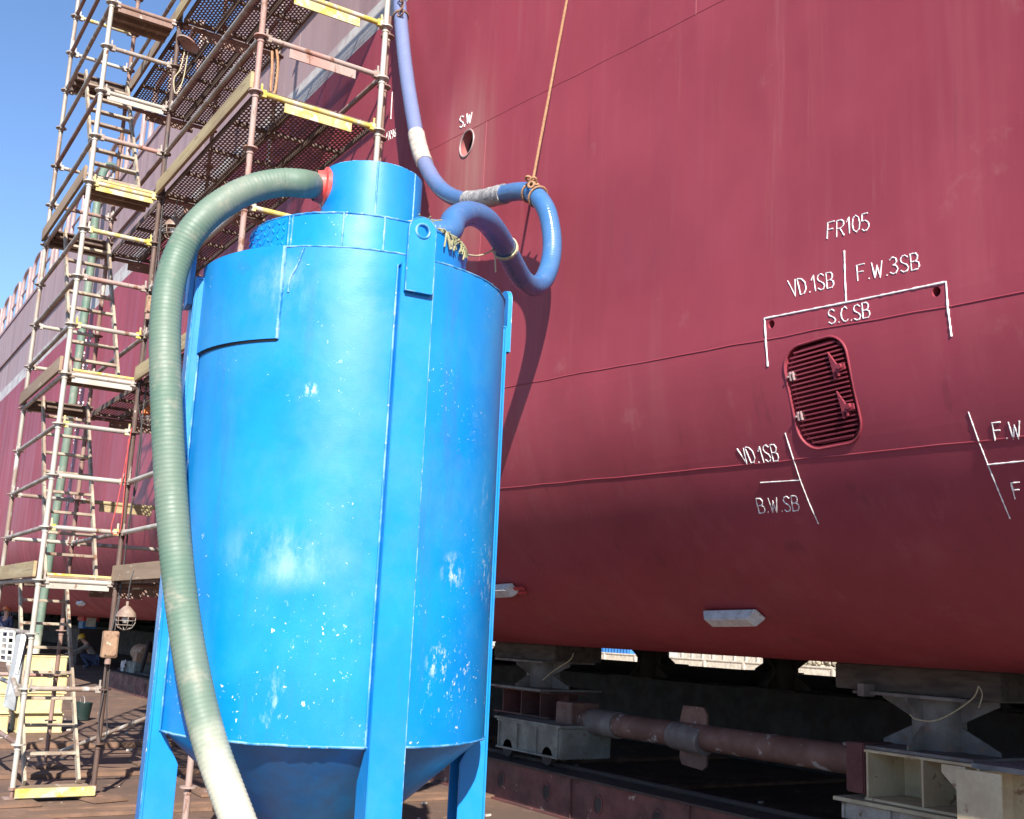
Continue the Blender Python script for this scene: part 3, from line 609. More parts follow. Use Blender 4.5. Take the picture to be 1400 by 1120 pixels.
# legs, each a channel welded to the shell, with a lifting lug at the head
LW = .172
def leg(phi):
    rad = TCAM*math.cos(R(phi))+TRT*math.sin(R(phi)); tan = Vector((0, 0, 1)).cross(rad)
    def P(r_, s_, z): return TC + rad*r_ + tan*s_ + Vector((0, 0, z))
    ro = TR+.055; mb = MB(); top = TZT-.06
    mb.prism([P(ro, -LW/2, .025), P(ro, LW/2, .025), P(ro, LW/2, top), P(ro, -LW/2, top)], -rad*.012)
    for s_ in (-1, 1):
        e = s_*(LW/2-.006)
        mb.prism([P(ro-.012, e, .025), P(ro-.012, e, top), P(TR-.02, e, top), P(TR-.02, e, TZB-.005), P(TR-.10, e, TZB-.16), P(TR-.10, e, .025)], tan*(.011*-s_))
    mb.prism([P(ro-.012, -LW/2, top), P(ro-.012, LW/2, top), P(TR-.02, LW/2, top), P(TR-.02, -LW/2, top)], Vector((0, 0, -.01)))
    o = mb.build('leg', 'tank2', tank, bevel=.003)
    bp = MB(); bp.box(P(TR-.02, 0, .012), (.26, .26, .024), (rad, tan, Vector((0, 0, 1)))); bp.build('foot_plate', 'tank2', o, bevel=.003)
    wb = MB()
    for s_ in (-1, 1): wb.tube([P(TR+.003, s_*(LW/2+.003)+random.uniform(-.001, .001), TZB+(top-TZB)*i/40) for i in range(41)], .005, 6)
    wb.tube([P(ro, LW/2, .1+(top-.1)*i/60) for i in range(61)], .0022, 6)
    wb.build('weld_bead', 'weld', o)
    lg = MB(); lw = .072; lc = 3.632; pts = [(-lw, 3.318), (lw, 3.318), (lw, lc)]+[(lw*math.cos(R(a)), lc+lw*math.sin(R(a))) for a in range(10, 180, 10)]+[(-lw, lc)]
    hole = [(.030*math.cos(R(a)), lc+.030*math.sin(R(a))) for a in range(0, 360, 15)]
    bm = bmesh.new(); org = ORG[tank]
    def loop(r_, L): return [bm.verts.new(P(r_, a, b)-org) for a, b in L]
    rings = []
    for r_ in (ro+.003, ro+.028):
        A = loop(r_, pts); B = loop(r_, hole)
        ea = [bm.edges.new((A[i], A[(i+1) % len(A)])) for i in range(len(A))]; eb = [bm.edges.new((B[i], B[(i+1) % len(B)])) for i in range(len(B))]
        bmesh.ops.triangle_fill(bm, edges=ea+eb, use_beauty=True); rings.append((A, B))
    for k_ in (0, 1):
        A, B = rings[0][k_], rings[1][k_]
        for i in range(len(A)): bm.faces.new((A[i], A[(i+1) % len(A)], B[(i+1) % len(A)], B[i]))
    bmesh.ops.recalc_face_normals(bm, faces=bm.faces)
    me = bpy.data.meshes.new('lifting_lug'); bm.to_mesh(me); bm.free(); me.materials.append(M['tank2'])
    l_ = bpy.data.objects.new('lifting_lug', me); COL.objects.link(l_); l_.parent = tank; ORG[l_] = org
    rb = MB(); rb.tube([P(ro+.029, .036*math.cos(R(a)), lc+.036*math.sin(R(a))) for a in range(0, 360, 12)], .006, 6, True)
    q = [P(ro+.028, a, b) for a, b in pts]; rb.tube(resample(q+[q[0]], .015), .0024, 5)
    rb.build('worn_edge', 'weld', l_)
for ph in (-161, -75, 19, 104): leg(ph)
vseam(17.2, TR+.002, TZB, TZT, .004)
# red painted hose stub on the neck
nd = TCAM*math.cos(R(-76))+TRT*math.sin(R(-76)); HC = TC+NO+nd*NR; HC.z = onX(445, 257, HC.x).z
mb = MB(); sd = nd.cross(Vector((0, 0, 1)))
mb.lathe([(.09, -.03), (.118, -.022), (.116, .000), (.096, .008), (.09, .03), (.086, .05)], HC, 40, axis=(sd, Vector((0, 0, 1)), nd)); mb.build('hose_stub', 'redpaint', tank)

# ------------------------------------------------------------------ green hose
px = [(412, 251, 5.99), (385, 250, 5.95), (345, 258, 5.87), (305, 278, 5.78), (270, 308, 5.70), (245, 348, 5.65), (231, 395, 5.58), (226, 445, 5.52), (226, 500, 5.46), (228, 560, 5.40), (231, 625, 5.34),
      (235, 690, 5.28), (242, 770, 5.2), (252, 850, 5.12), (266, 930, 5.02), (286, 1012, 4.92), (309, 1078, 4.84), (332, 1140, 4.76)]
pts = [HC+nd*.0, HC+nd*.06] + [dep(*p) for p in px]
e = pts[-1]; dd = (pts[-1]-pts[-2]).normalized()
pts += [e+dd*.25+TCAM*.03, Vector((e.x+.30, e.y+.36, .30)), Vector((e.x+.62, e.y+.72, .10)), Vector((e.x+1.2, e.y+1.0, .085)), Vector((e.x+2.6, e.y+1.1, .085))]
path = resample(spline(pts, 14), .0075)
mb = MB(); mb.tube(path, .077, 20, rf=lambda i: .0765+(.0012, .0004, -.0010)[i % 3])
tag(mb.build('suction_hose', 'greenhose'), 'thick ribbed green hose, glare painted pale on its lower end, arching from the tank neck down past its left side', 'hose')

# ------------------------------------------------------------------ blue hose
bp = [(543, -60, 4.5), (546, 0, 4.49), (551, 60, 4.46), (557, 110, 4.43), (565, 160, 4.41), (574, 205, 4.38), (588, 238, 4.34), (606, 261, 4.31), (630, 273, 4.30), (655, 273, 4.30), (682, 267, 4.30), (708, 262, 4.31), (729, 265, 4.32), (746, 285, 4.34), (754, 318, 4.36), (754, 350, 4.34), (746, 378, 4.26), (733, 391, 4.12), (716, 384, 3.92), (700, 358, 3.68), (684, 327, 3.42), (664, 301, 3.16), (641, 292, 2.96), (622, 300, 2.80), (610, 318, 2.70)]
bpts = [onY(*p) for p in bp]
d_in = tpt(38, .45, RZ-.12); bpts += [tpt(40, .45, RZ+.02), d_in]
bpts = [Vector((bpts[0].x-.05, 4.5, 9.6)), Vector((bpts[0].x-.1, 4.7, 10.9))][::-1] + bpts
bpath = resample(spline(bpts, 14), .008)
mb = MB(); mb.tube(bpath, .0735, 20, rf=lambda i: .0722+(.0009, .0004, -.0008)[i % 3])
bh = mb.build('delivery_hose', 'bluehose'); tag(bh, 'glossy blue hose hanging down the hull, looping and running into the tank top', 'hose')
def nearest(path, p): return min(range(len(path)), key=lambda i: (path[i]-p).length)
def wrap(pa, pb, m, rad, name, seed):
    a = nearest(bpath, onY(*pa)); b = nearest(bpath, onY(*pb)); rnd = random.Random(seed); a, b = min(a, b), max(a, b)
    mb = MB(); mb.tube(bpath[a:b+1:2], rad, 18, rf=lambda i: rad*rnd.uniform(.975, 1.03)); o = mb.build(name, m, bh)
    return o
wrap((565.5, 188, 4.395), (580, 226, 4.36), 'tape', .082, 'tape_wrap', 1)['label'] = 'pale tape sleeve on the hanging blue hose'
wrap((640, 274, 4.30), (690, 266, 4.30), 'greytape', .081, 'tape_wrap', 2)['label'] = 'crinkled grey tape joint on the blue hose'
# ties round the hose
def tie(pp, m, k_=3, name='tie', rad=.0055, rr_=.08):
    i = nearest(bpath, pp); t_ = (bpath[i+2]-bpath[i-2]).normalized(); a = t_.cross(Vector((0, 0, 1))).normalized(); u = t_.cross(a); mb = MB()
    for q in range(k_):
        mb.tube([bpath[i]+t_*(.012*(q-k_/2)+.01*math.sin(R(x)))+(a*math.cos(R(x))+u*math.sin(R(x)))*rr_ for x in range(0, 360, 15)], rad, 6, True)
    mb.build(name, m, bh); return bpath[i]
pt = tie(onY(690, 343, 3.52), 'twine', 3); s0 = tpt(62, .61, RZ-.05)
mb = MB(); k0 = pt + (TC+Vector((0, 0, 3.7))-pt).normalized()*.09; mb.tube(spline([k0, (k0+s0)/2+Vector((0, 0, -.03)), s0], 8), .006, 6)
mb.ball(k0, .022); mb.tube(spline([k0, k0+Vector((0, 0, -.06)), k0+Vector((.015, 0, -.16))], 5), .005, 5)
tag(mb.build('tie_string', 'twine'), 'pale string tied from the tank top to the blue hose', 'string')
ti = tie(onY(548, 23, 4.48), 'rusty', 2, rad=.008)
mb = MB()
for i in range(9):
    c = ti+Vector((.10+.03*math.sin(i), -.05, -.02+.055*i)); u = Vector((math.cos(i*1.7), .3, math.sin(i*1.7))).normalized(); v_ = u.cross(Vector((0, 1, 0))).normalized()
    mb.tube([c+u*.045*math.cos(R(x))+v_*.028*math.sin(R(x)) for x in range(0, 360, 30)], .008, 6, True)
tag(mb.build('rusty_chain', 'rusty'), 'short rusty chain hanging beside the top of the blue hose', 'chain')
# frayed rope collar where the hose enters the drum
mb = MB(); c0 = tpt(39, .47, RZ+.015); rnd = random.Random(4)
for i in range(80):
    a = rnd.uniform(0, 360); r0 = .085; p = c0+(TCAM*math.cos(R(a))+TRT*math.sin(R(a)))*r0
    q = p+Vector((rnd.uniform(-.07, .07), rnd.uniform(-.07, .07), rnd.uniform(-.03, .05))); mb.tube([p, (p+q)/2+Vector((0, 0, rnd.uniform(0, .03))), q], .004, 5)
for i in range(5): mb.tube([c0+Vector((0, 0, .008*i))+(TCAM*math.cos(R(x))+TRT*math.sin(R(x)))*(.088+.004*math.sin(x+i)) for x in range(0, 360, 20)], .008, 6, True)
for i in range(26):
    ph = rnd.uniform(44, 66); p = tpt(ph, rnd.uniform(.52, .6), RZ+rnd.uniform(.005, .04)); q = tpt(ph+rnd.uniform(-4, 8), .625, RZ-rnd.uniform(-.02, .09)); mb.tube(spline([p, tpt(ph+2, .612, RZ+.015), q], 4), .0055, 5)
tag(mb.build('rope_collar', 'green_twine'), 'frayed green rope packed round the blue hose mouth on the tank', 'rope')
# rope holding the loop
k0 = onY(728, 250, 4.27); k1 = onY(775, 0, 4.5); k2 = k1+(k1-k0)*.9
mb = MB(); L = (k2-k0).length; d, a, u = mb.frame(k0, k2)
for s_ in range(3):
    mb.tube([k0+d*(L*i/900)+(a*math.cos(i*.55+s_*2.094)+u*math.sin(i*.55+s_*2.094))*.0052 for i in range(901)], .0066, 5)
rnd = random.Random(3)
for i in range(7):
    c = k0+Vector((rnd.uniform(-.03, .03), rnd.uniform(-.03, .02), rnd.uniform(-.04, .04))); ax = Vector((rnd.uniform(-1, 1), rnd.uniform(-1, 1), rnd.uniform(-1, 1))).normalized(); b_ = ax.orthogonal().normalized(); c2 = ax.cross(b_)
    mb.tube([c+(b_*math.cos(R(x))+c2*math.sin(R(x)))*.024 for x in range(0, 360, 30)], .010, 6, True)
i = nearest(bpath, k0); t_ = (bpath[i+2]-bpath[i-2]).normalized(); a = t_.cross(Vector((0, 0, 1))).normalized(); u = t_.cross(a)
mb.tube([bpath[i]-t_*.05+(a*math.cos(R(x))+u*math.sin(R(x)))*.082 for x in range(0, 360, 15)], .008, 6, True)
mb.tube([bpath[i]+t_*.06+(a*math.cos(R(x))+u*math.sin(R(x)))*.082 for x in range(0, 360, 15)], .008, 6, True)
tag(mb.build('hanging_rope', 'rope'), 'orange brown rope hanging from above, knotted round the blue hose loop', 'rope')

# ------------------------------------------------------------------ scaffolds
XA, XB, XC = -11.33, -13.74, -8.40; YA, YB, YC = 1.88, 2.59, 3.71
PR = .0245; TOPZ = 10.6
def pole(x, y, m, parent, z0=.12, z1=TOPZ, off=0.):
    mb = MB(); mb.bar((x, y, z0), (x, y, z1), PR, 14)
    z = .5
    while z < z1:
        zz = z+off; mb.lathe([(PR, -.006), (.062, -.006), (.062, .006), (PR, .006)], (x, y, zz), 18, smooth=False)
        mb.bar((x, y, zz-.05), (x, y, zz-.035), PR+.006, 12); z += .5
    o = mb.build('pole', m, parent)
    f = MB(); f.bar((x, y, .03), (x, y, .16), .017, 10); f.box((x, y, .035), (.15, .15, .008)); f.bar((x, y, .10), (x, y, .125), .035, 8); f.build('base_jack', 'rusty', o)
    return o
def ledger(p0, p1, m, parent, kind='tube', heads='galv', name='ledger'):
    p0, p1 = Vector(p0), Vector(p1); d = (p1-p0).normalized(); a, b = p0+d*.055, p1-d*.055; mb = MB()
    mb.bar(a, b, .0235, 12)
    if kind == 'plate': # deck transom: tube with a deep steel flat under it
        q = .20 if (p1-p0).length > .9 else .012; hh = .085 if q > .1 else .055; mb.beam(a+d*q+Vector((0, 0, -.02-hh/2)), b-d*q+Vector((0, 0, -.02-hh/2)), .012, hh)
    h = mb; mb.mi = 1
    for p, s_ in ((p0, 1), (p1, -1)):
        h.box(p+d*s_*.062, (.05, .042, .062), (d, d.cross(Vector((0, 0, 1))), Vector((0, 0, 1)))); h.box(p+d*s_*.047+Vector((0, 0, .028)), (.012, .016, .12))
    return mb.build(name, [m, heads], parent)
def toe(p0, p1, parent, m='toe', off=(0, 0, 0)):
    p0, p1 = Vector(p0)+Vector(off), Vector(p1)+Vector(off); mb = MB(); mb.beam(p0+Vector((0, 0, .10)), p1+Vector((0, 0, .10)), .03, .15); return mb.build('toe_board', m, parent, bevel=.003)
def meshplank(x0, x1, y, wd, z, parent):
    mb = MB(); mb.add([(x0+.04, y-wd/2+.012, z), (x1-.04, y-wd/2+.012, z), (x1-.04, y+wd/2-.012, z), (x0+.04, y+wd/2-.012, z)], [(0, 1, 2, 3)])
    o = mb.build('deck_plank', 'mesh', parent, recalc=False)
    f = MB()
    for s_ in (-1, 1): f.box(((x0+x1)/2, y+s_*(wd/2-.008), z-.022), (x1-x0-.06, .008, .062))
    for i in range(5):
        x = x0+.06+(x1-x0-.12)*i/4; f.box((x, y, z-.018), (.035 if 0 < i < 4 else .06, wd-.03, .03))
    f.build('plank_frame', 'darkplank', o); return o

tower = thing('stair_tower', 'narrow scaffold stair tower of grey tubes with ladders, left edge of the photo', 'scaffold', (XA, YA, 0))
stage = thing('scaffold_staging', 'broad scaffold staging with perforated steel decks between ladders and hull', 'scaffold', (XA, YB, 0))
pole(XA, YA, 'pale', tower, off=0); pole(XB, YA, 'galv2', tower); pole(XB, YB, 'rusty', tower)
pole(XA, YB, 'rustdark', stage); pole(XC, YB, 'pink', stage); pole(XC, YC, 'pale', stage, off=-.02); pole(XA, YC, 'galv2', stage); pole(XB, YC, 'rusty', stage)
pole(XC-.17, YC+.1, 'rusty', stage, z1=7.2)
tm = ['galv', 'galv2', 'pale', 'pink', 'rusty']
lv = [i*.5 for i in range(1, 21)]
seq = {7.5: 'galv2', 7: 'pale', 6.5: 'pink', 6: 'yellow', 5.5: 'yellow', 5: 'pink', 4.5: 'galv', 4: 'pale', 3.5: 'galv', 3: 'pale', 2.5: 'galv', 2: 'pale'}
for z in lv:
    plate = z % 2 == 0
    # outer long rails
    ledger((XA, YA, z), (XB, YA, z), random.choice(['galv2', 'rusty', 'galv2']), tower, name='guard_rail')
    # near end transoms, far end transoms
    if z != .5 and z != 1.5: ledger((XA, YA, z), (XA, YB, z), seq.get(z, random.choice(tm)), tower, 'plate' if plate or z == 7 else 'tube', 'yellow' if seq.get(z) in ('yellow', 'galv') else 'galv2', name='transom')
    if z in (9, 8.5, 8, 7, 6.5, 6, 5, 4.5, 4, 3, 2.5, 2, 1): ledger((XB, YA, z), (XB, YB, z), {9: 'yellow', 8.5: 'pale', 7: 'galv', 3: 'galv2'}.get(z, random.choice(tm)), tower, name='transom')
ledger((XA, YB, 6.5), (XB, YB, 6.5), 'rusty', tower, name='guard_rail')
for z in (4.5, 8.5, 2.5): ledger((XA, YB, z), (XB, YB, z), 'galv2', tower, name='guard_rail')
mb = MB(); mb.bar((XB-.0, YA-.05, .25), (XB+1.0, YA-.06, 1.5), .024, 10); mb.bar((XA+.0, YA-.06, .95), (XA-1.9, YA-.06, 1.55), .024, 10); mb.build('brace', 'galv2', tower)
mb = MB(); mb.bar((XB, YB+.05, .12), (XA-.3, YC, .95), .022, 10); mb.build('brace', 'galv2', tower)
yc = (YA+YB)/2
for z in (2, 4, 6, 8):
    for x0, x1, nm in ((XA-.50, XA-.03, 1), (XB+.03, XB+.50, 0)):
        mb = MB(); mb.box(((x0+x1)/2, yc, z+.035), (x1-x0, YB-YA-.07, .02))
        for q in range(3): mb.box((x0+.06+(x1-x0-.12)*q/2, yc, z+.0), (.045, YB-YA-.08, .05))
        if nm: mb.mi = 0
        mb.build('landing_deck', 'darkplank' if nm == 0 else 'plank', tower, bevel=.003)
    if z != 8: mb = MB(); mb.box((XA-.045, yc, z+.058), (.03, YB-YA-.09, .024)); mb.build('deck_edge', 'yellow', tower, bevel=.003)
    if z in (2, 4, 6): toe((XA-.02, YA, z), (XB+.02, YA, z), tower, 'plank' if z > 2 else 'toe', (0, -.045, 0))
    ya, yb = yc-.24, yc+.24
    A = Vector((XA-.40, 0, z-2+.05)); B = Vector((XB+.52, 0, z+.06))
    if z == 2: A = Vector((XA-.12, 0, .14))
    lad = MB(); parent_l = None
    for i, y in enumerate((ya, yb)):
        s_ = MB(); s_.beam(A+Vector((0, y, 0)), B+Vector((0, y, 0)), .026, .085); o = s_.build('ladder_stringer', 'ladder', tower, bevel=.003)
        if parent_l is None: parent_l = o
    for q in range(1, 9 if z > 2 else 8):
        p = A.lerp(B, q/(9 if z > 2 else 8.)); t_ = MB(); t_.box(p+Vector((0, yc, 0)), (.075, .465, .028)); t_.build('ladder_rung', 'ladder', tower, bevel=.003)
# foot board of the stair
mb = MB(); mb.box((XA-.04, yc, .10), (.30, .66, .03)); fb = mb.build('foot_board', 'plank', tower, bevel=.004)
mb = MB(); mb.box((XA+.115, yc, .085), (.02, .70, .085)); mb.build('board_edge', 'yellow', fb, bevel=.004)
# staging: transoms, decks, rails
for z in (2, 4, 6, 8, 10):
    for x in (XA, XB, XC):
        if z == 10 and x == XC: continue
        ledger((x, YB, z), (x, YC, z), 'yellow' if (x == XC and z == 6) else 'rusty', stage, 'plate', 'yellow' if x == XC else 'rusty', name='transom')
    for x0, x1 in ((XB, XA), (XA, XC)):
        for q in range(3): meshplank(x0, x1, YB+.20+q*.36, .345, z+.055, stage)
for z in (5, 6.5, 7, 3, 2.5, 4.5, 8.5, 9):
    ledger((XC, YB, z), (XC, YC, z), {5: 'yellow', 6.5: 'pink', 7: 'yellow'}.get(z, 'galv'), stage, 'plate' if z in (6.5, 7) else 'tube', 'yellow' if z in (5, 7, 6) else 'galv2', name='transom')
for z in (6.5, 7, 4.5, 5, 2.5, 3, 8.5, 9): ledger((XA, YB, z), (XC, YB, z), 'galv2' if z > 4 else 'pale', stage, heads='galv2', name='guard_rail')
for z in (6.5, 4.5, 8.5, 2.5): ledger((XA, YC, z), (XC, YC, z), 'rusty', stage, name='guard_rail'); ledger((XB, YC, z), (XA, YC, z), 'rusty', stage, name='guard_rail')
for z in (3, 2.5): ledger((XB, YB, z), (XB, YC, z), 'toe' if z == 3 else 'galv2', stage, 'plate' if z == 3 else 'tube', name='transom')
for z in (2, 4, 6, 8): toe((XA, YB, z), (XC, YB, z), stage, 'toe' if z != 2 else 'plank', (0, -.04, 0))
toe((XB, YB, 8), (XA, YB, 8), stage, 'plank', (0, -.04, 0))

# things tied to the scaffold
def lamp(c, label, shell='lamp', s_=1.):
    c = Vector(c); t = thing('work_lamp', label, 'lamp', c, 'caged work lamps on the scaffold'); mb = MB()
    mb.lathe([(.001, .10*s_), (.03*s_, .10*s_), (.045*s_, .085*s_), (.095*s_, .03*s_), (.105*s_, -.01*s_), (.10*s_, -.012*s_), (.02*s_, .06*s_)], c, 24); mb.bar(c+Vector((0, 0, .09*s_)), c+Vector((0, 0, .15*s_)), .016*s_, 10); mb.build('shade', shell, t)
    cg = MB()
    for i in range(6):
        a = R(60*i); q = [c+Vector((math.cos(a)*r_*s_, math.sin(a)*r_*s_, z*s_)) for r_, z in ((.10, -.01), (.10, -.07), (.075, -.12), (.02, -.145))]; cg.tube(q, .004*s_, 6)
    for r_, z in ((.101, -.05), (.092, -.095), (.03, -.143)): cg.tube([c+Vector((math.cos(R(x))*r_*s_, math.sin(R(x))*r_*s_, z*s_)) for x in range(0, 360, 20)], .004*s_, 6, True)
    cg.build('cage', 'galv2', t); b = MB(); b.ball(c+Vector((0, 0, -.04*s_)), .04*s_); b.build('bulb', 'white', t); return t
lamp(onY(172.5, 842, 2.45)+Vector((0, 0, 0)), 'brown caged lamp hanging from the lowest deck beside the tank leg', s_=.84)
lamp(onY(238, 310, 2.75), 'brown caged lamp hanging near the green hose below the 6 metre deck')
lamp(onY(204, 566, 2.75), 'orange caged lamp beside the green hose halfway up the scaffold', 'orange', .8)
def hang(p, up, label): 
    mb = MB(); mb.tube(spline([p+Vector((0, 0, .14)), p+Vector((.01, .0, .14+up*.5)), p+Vector((0, .02, .14+up))], 6), .006, 6); tag(mb.build('lamp_cord', 'cable'), label, 'cord')
hang(onY(172.5, 842, 2.45), .26, 'short cord of the lowest caged lamp'); hang(onY(238, 310, 2.75), .35, 'short cord of the upper brown caged lamp'); hang(onY(204, 566, 2.75), .3, 'short cord of the orange caged lamp')
mb = MB(); c = onX(257, 60, XA+.1); mb.lathe([(.001, .05), (.05, .05), (.13, .0), (.125, -.012)], c, 20, axis=(Vector((1, 0, 0)), Vector((0, .9, -.4)).normalized(), Vector((0, .4, .9)).normalized())); mb.bar(c+Vector((0, 0, .04)), c+Vector((0, .03, .2)), .012, 8)
tag(mb.build('dish_lamp', 'pink'), 'faded pink dish shade hung under the topmost deck', 'lamp')
def jbox(c, sz, m, label):
    t = thing('junction_box', label, 'box', c, 'electrical boxes on the scaffold pole'); mb = MB(); mb.box(c, sz); mb.build('case', m, t, bevel=.008)
    l_ = MB(); l_.box(Vector(c)+Vector((sz[0]/2+.006, 0, 0)), (.012, sz[1]*.82, sz[2]*.86)); l_.build('lid', m, t, bevel=.004)
    b = MB()
    for sy in (-1, 1):
        for sz_ in (-1, 1): b.bar(Vector(c)+Vector((sz[0]/2+.01, sy*sz[1]*.33, sz_*sz[2]*.36)), Vector(c)+Vector((sz[0]/2+.02, sy*sz[1]*.33, sz_*sz[2]*.36)), .008, 8)
    b.bar(Vector(c)-Vector((0, 0, sz[2]/2)), Vector(c)-Vector((0, 0, sz[2]/2+.06)), .03, 10); b.build('fittings', 'rusty', t)
jbox(onX(150, 881, XA+.09), (.09, .14, .25), 'box', 'tan junction box on the scaffold pole beside the lowest lamp')
jbox(onX(204, 417, XA+.09), (.07, .07, .19), 'box', 'narrow brown junction box high on the scaffold pole by the green hose')
def cord(px, X, r_, m, label, name='cable', end=None):
    pts = [onX(x, y, X) for x, y in px]
    mb = MB(); mb.tube(spline(pts, 8), r_, 6); tag(mb.build(name, m), label, 'cable')
cord([(230, 180), (222, 290), (207, 470), (196, 560), (186, 650), (175, 730), (162, 820), (151, 868)], XA+.05, .008, 'cable', 'dark cable running down the scaffold pole above the tan box')
cord([(226, 250), (217, 330), (199, 480), (189, 545), (194, 590), (188, 660), (178, 700), (166, 800), (157, 862)], XA+.06, .006, 'cable', 'thinner looping cable beside the dark cable on the pole')
cord([(146, 905), (141, 950), (135, 985), (137, 1010), (146, 1003), (146, 960), (151, 900)], XA+.05, .006, 'cable', 'cable loop hanging below the tan junction box')
cord([(180, 585), (172, 630), (160, 690), (152, 722), (157, 731), (165, 722), (170, 670), (176, 600)], XA+.06, .005, 'redcable', 'red cord hanging in a loop from the scaffold pole')
cord([(253, 68), (246, 95), (238, 108), (240, 128), (250, 110), (257, 72)], XA+.05, .006, 'twine', 'pale cord looped below the pink dish shade')
cord([(372, 70), (372, 95), (370, 125), (376, 125), (380, 90), (378, 68)], XC-.4, .012, 'rope', 'brown rope loop hanging by the upper transom', 'rope_loop')

# green hose hanging far along the hull
X_ = -24.8; gp = [Vector((X_-.6, 5.2, 11.35)), Vector((X_-.5, 4.7, 11.75)), Vector((X_-.2, 4.42, 11.5)), Vector((X_, 4.33, 10.6))]+[Vector((X_+.1*math.sin(i*.9), 4.36-.02*i, 9.2-1.5*i)) for i in range(6)]+[Vector((X_, 4.2, .4)), Vector((X_+.3, 4.1, .1)), Vector((X_+1.6, 3.9, .09))]
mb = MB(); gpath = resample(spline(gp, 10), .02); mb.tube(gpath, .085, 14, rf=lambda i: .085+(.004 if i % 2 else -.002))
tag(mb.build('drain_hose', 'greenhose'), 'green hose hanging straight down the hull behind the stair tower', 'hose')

# leaning aluminium sheet and mesh panel at the tower foot
def panel(name, px, D, m, th, label, cat):
    q = [dep(x, y, d_) for x, y, d_ in px]; nrm = (q[1]-q[0]).cross(q[-1]-q[0]).normalized(); mb = MB(); mb.prism(q, nrm*th); return tag(mb.build(name, m, bevel=.004), label, cat)
al = panel('aluminium_plank', [(22, 868, 10.7), (37, 864, 10.7), (19, 972, 10.45), (4, 966, 10.45)], 0, 'alu', .04, 'grey aluminium plank leaning by the foot of the stair tower', 'plank')
pn = panel('notice_sheet', [(29, 868, 10.6), (37, 866, 10.6), (24, 922, 10.55), (20, 920, 10.55)], 0, 'white', .004, 'white printed sheet hung on the leaning aluminium plank', 'sheet')
mb = MB(); rnd = random.Random(8)
fpt = thing('barrier_panel', 'pale slotted barrier panel at the left edge of the photo below the stair tower', 'barrier', dep(8, 885, 10.9))
a_, b_, c_, d_ = dep(-14, 862, 10.9), dep(20, 864, 10.9), dep(17, 905, 10.9), dep(-18, 901, 10.9)
def bil(u, v): return a_.lerp(b_, u).lerp(d_.lerp(c_, u), v)
for i in range(5): mb.bar(bil(i/4, 0), bil(i/4, 1), .012, 8)
for j in range(6): mb.bar(bil(0, j/5), bil(1, j/5), .010, 8)
mb.build('frame', 'white', fpt); s_ = MB()
for i in range(4):
    for j in range(5):
        s_ = MB()
        if (i+j) % 2: q = [bil((i+.1)/4, (j+.2)/5), bil((i+.9)/4, (j+.2)/5), bil((i+.9)/4, (j+.8)/5), bil((i+.1)/4, (j+.8)/5)]; s_.prism(q, Vector((.006, 0, 0))); s_.build('slat', 'alu', fpt)

# ------------------------------------------------------------------ cream blocks
def block(c, sz, label, rz=0.):
    t = thing('keel_block', label, 'block', c, 'cream keel blocks stacked behind the stair tower'); C_ = Vector(c)
    X = Vector((math.cos(rz), math.sin(rz), 0)); Y = Vector((-math.sin(rz), math.cos(rz), 0)); mb = MB(); mb.box(C_, sz, (X, Y, Vector((0, 0, 1)))); mb.build('body', 'cream', t, bevel=.012)
    f = MB()
    for s_ in (-1, 1): f.box(C_+Vector((0, 0, s_*(sz[2]/2-.011))), (sz[0]+.02, sz[1]+.02, .022), (X, Y, Vector((0, 0, 1))))
    f.build('flange', 'cream', t, bevel=.003)
bx = onZ(52, 1003, 0); pos = ['topmost', 'second from top', 'third from top', 'bottom']
for j in range(4):
    block((bx.x-.35+(.03 if j % 2 else -.02), bx.y+.02*(-1)**j, .135+.272*j), (.62, .60, .262), 'cream painted block, %s of the right-hand stack behind the ladders' % pos[3-j])
    if j < 3: block((bx.x-.25+(.03 if j % 2 else 0), bx.y-.72-.02*j, .135+.272*j), (.62, .60, .262), 'cream painted block, %s of the left-hand stack behind the ladders' % pos[3-j if j == 0 else (2-j if j == 2 else 1)])

# ------------------------------------------------------------------ supports under the hull
def ibeam(mb, p0, p1, ht, wd, t_=.014, tw=.012, stiff=0):
    p0, p1 = Vector(p0), Vector(p1); d, a, u = mb.frame(p0, p1); c = (p0+p1)/2; L = (p1-p0).length
    for s_ in (-1, 1): mb.box(c+u*s_*(ht/2-t_/2), (L, wd, t_), (d, a, u))
    mb.box(c, (L-.001, tw, ht-2*t_-.001), (d, a, u))
    for i in range(stiff): mb.box(p0+d*(L*(i+.5)/stiff), (.014, wd-.01, ht-2*t_-.002), (d, a, u))
    return mb
def pedestal(c, z0, z1, label, m='pedestal', first=True):
    t = thing('hull_pedestal', label, 'support', (c[0], c[1], z0), 'hourglass pedestals under the hull'); C_ = Vector((c[0], c[1], 0)); H = z1-z0
    mb = MB(); mb.bar(C_+Vector((0, 0, z0+.02)), C_+Vector((0, 0, z1-.02)), .19, 20); mb.build('column', m, t)
    mb = MB(); mb.box(C_+Vector((0, 0, z1-.012)), (.98, .7, .024)); mb.build('head_plate', m, t, bevel=.003)
    mb = MB(); mb.box(C_+Vector((0, 0, z0+.012)), (1.12, .8, .024)); mb.build('base_plate', m, t, bevel=.003)
    for i in range(4):
        a = R(90*i); d = Vector((math.cos(a), math.sin(a), 0)); s_ = Vector((-d.y, d.x, 0))*.016; e = .50 if i % 2 == 0 else .36
        for zf, sg in ((z0+.024, 1), (z1-.024, -1)):
            mb = MB(); mb.prism([C_+d*.185+Vector((0, 0, zf))-s_/2, C_+d*e+Vector((0, 0, zf))-s_/2, C_+d*e+Vector((0, 0, zf+sg*.03))-s_/2, C_+d*.185+Vector((0, 0, zf+sg*H*.42))-s_/2], s_); mb.build('gusset', m, t)
    return t
PY = 7.2
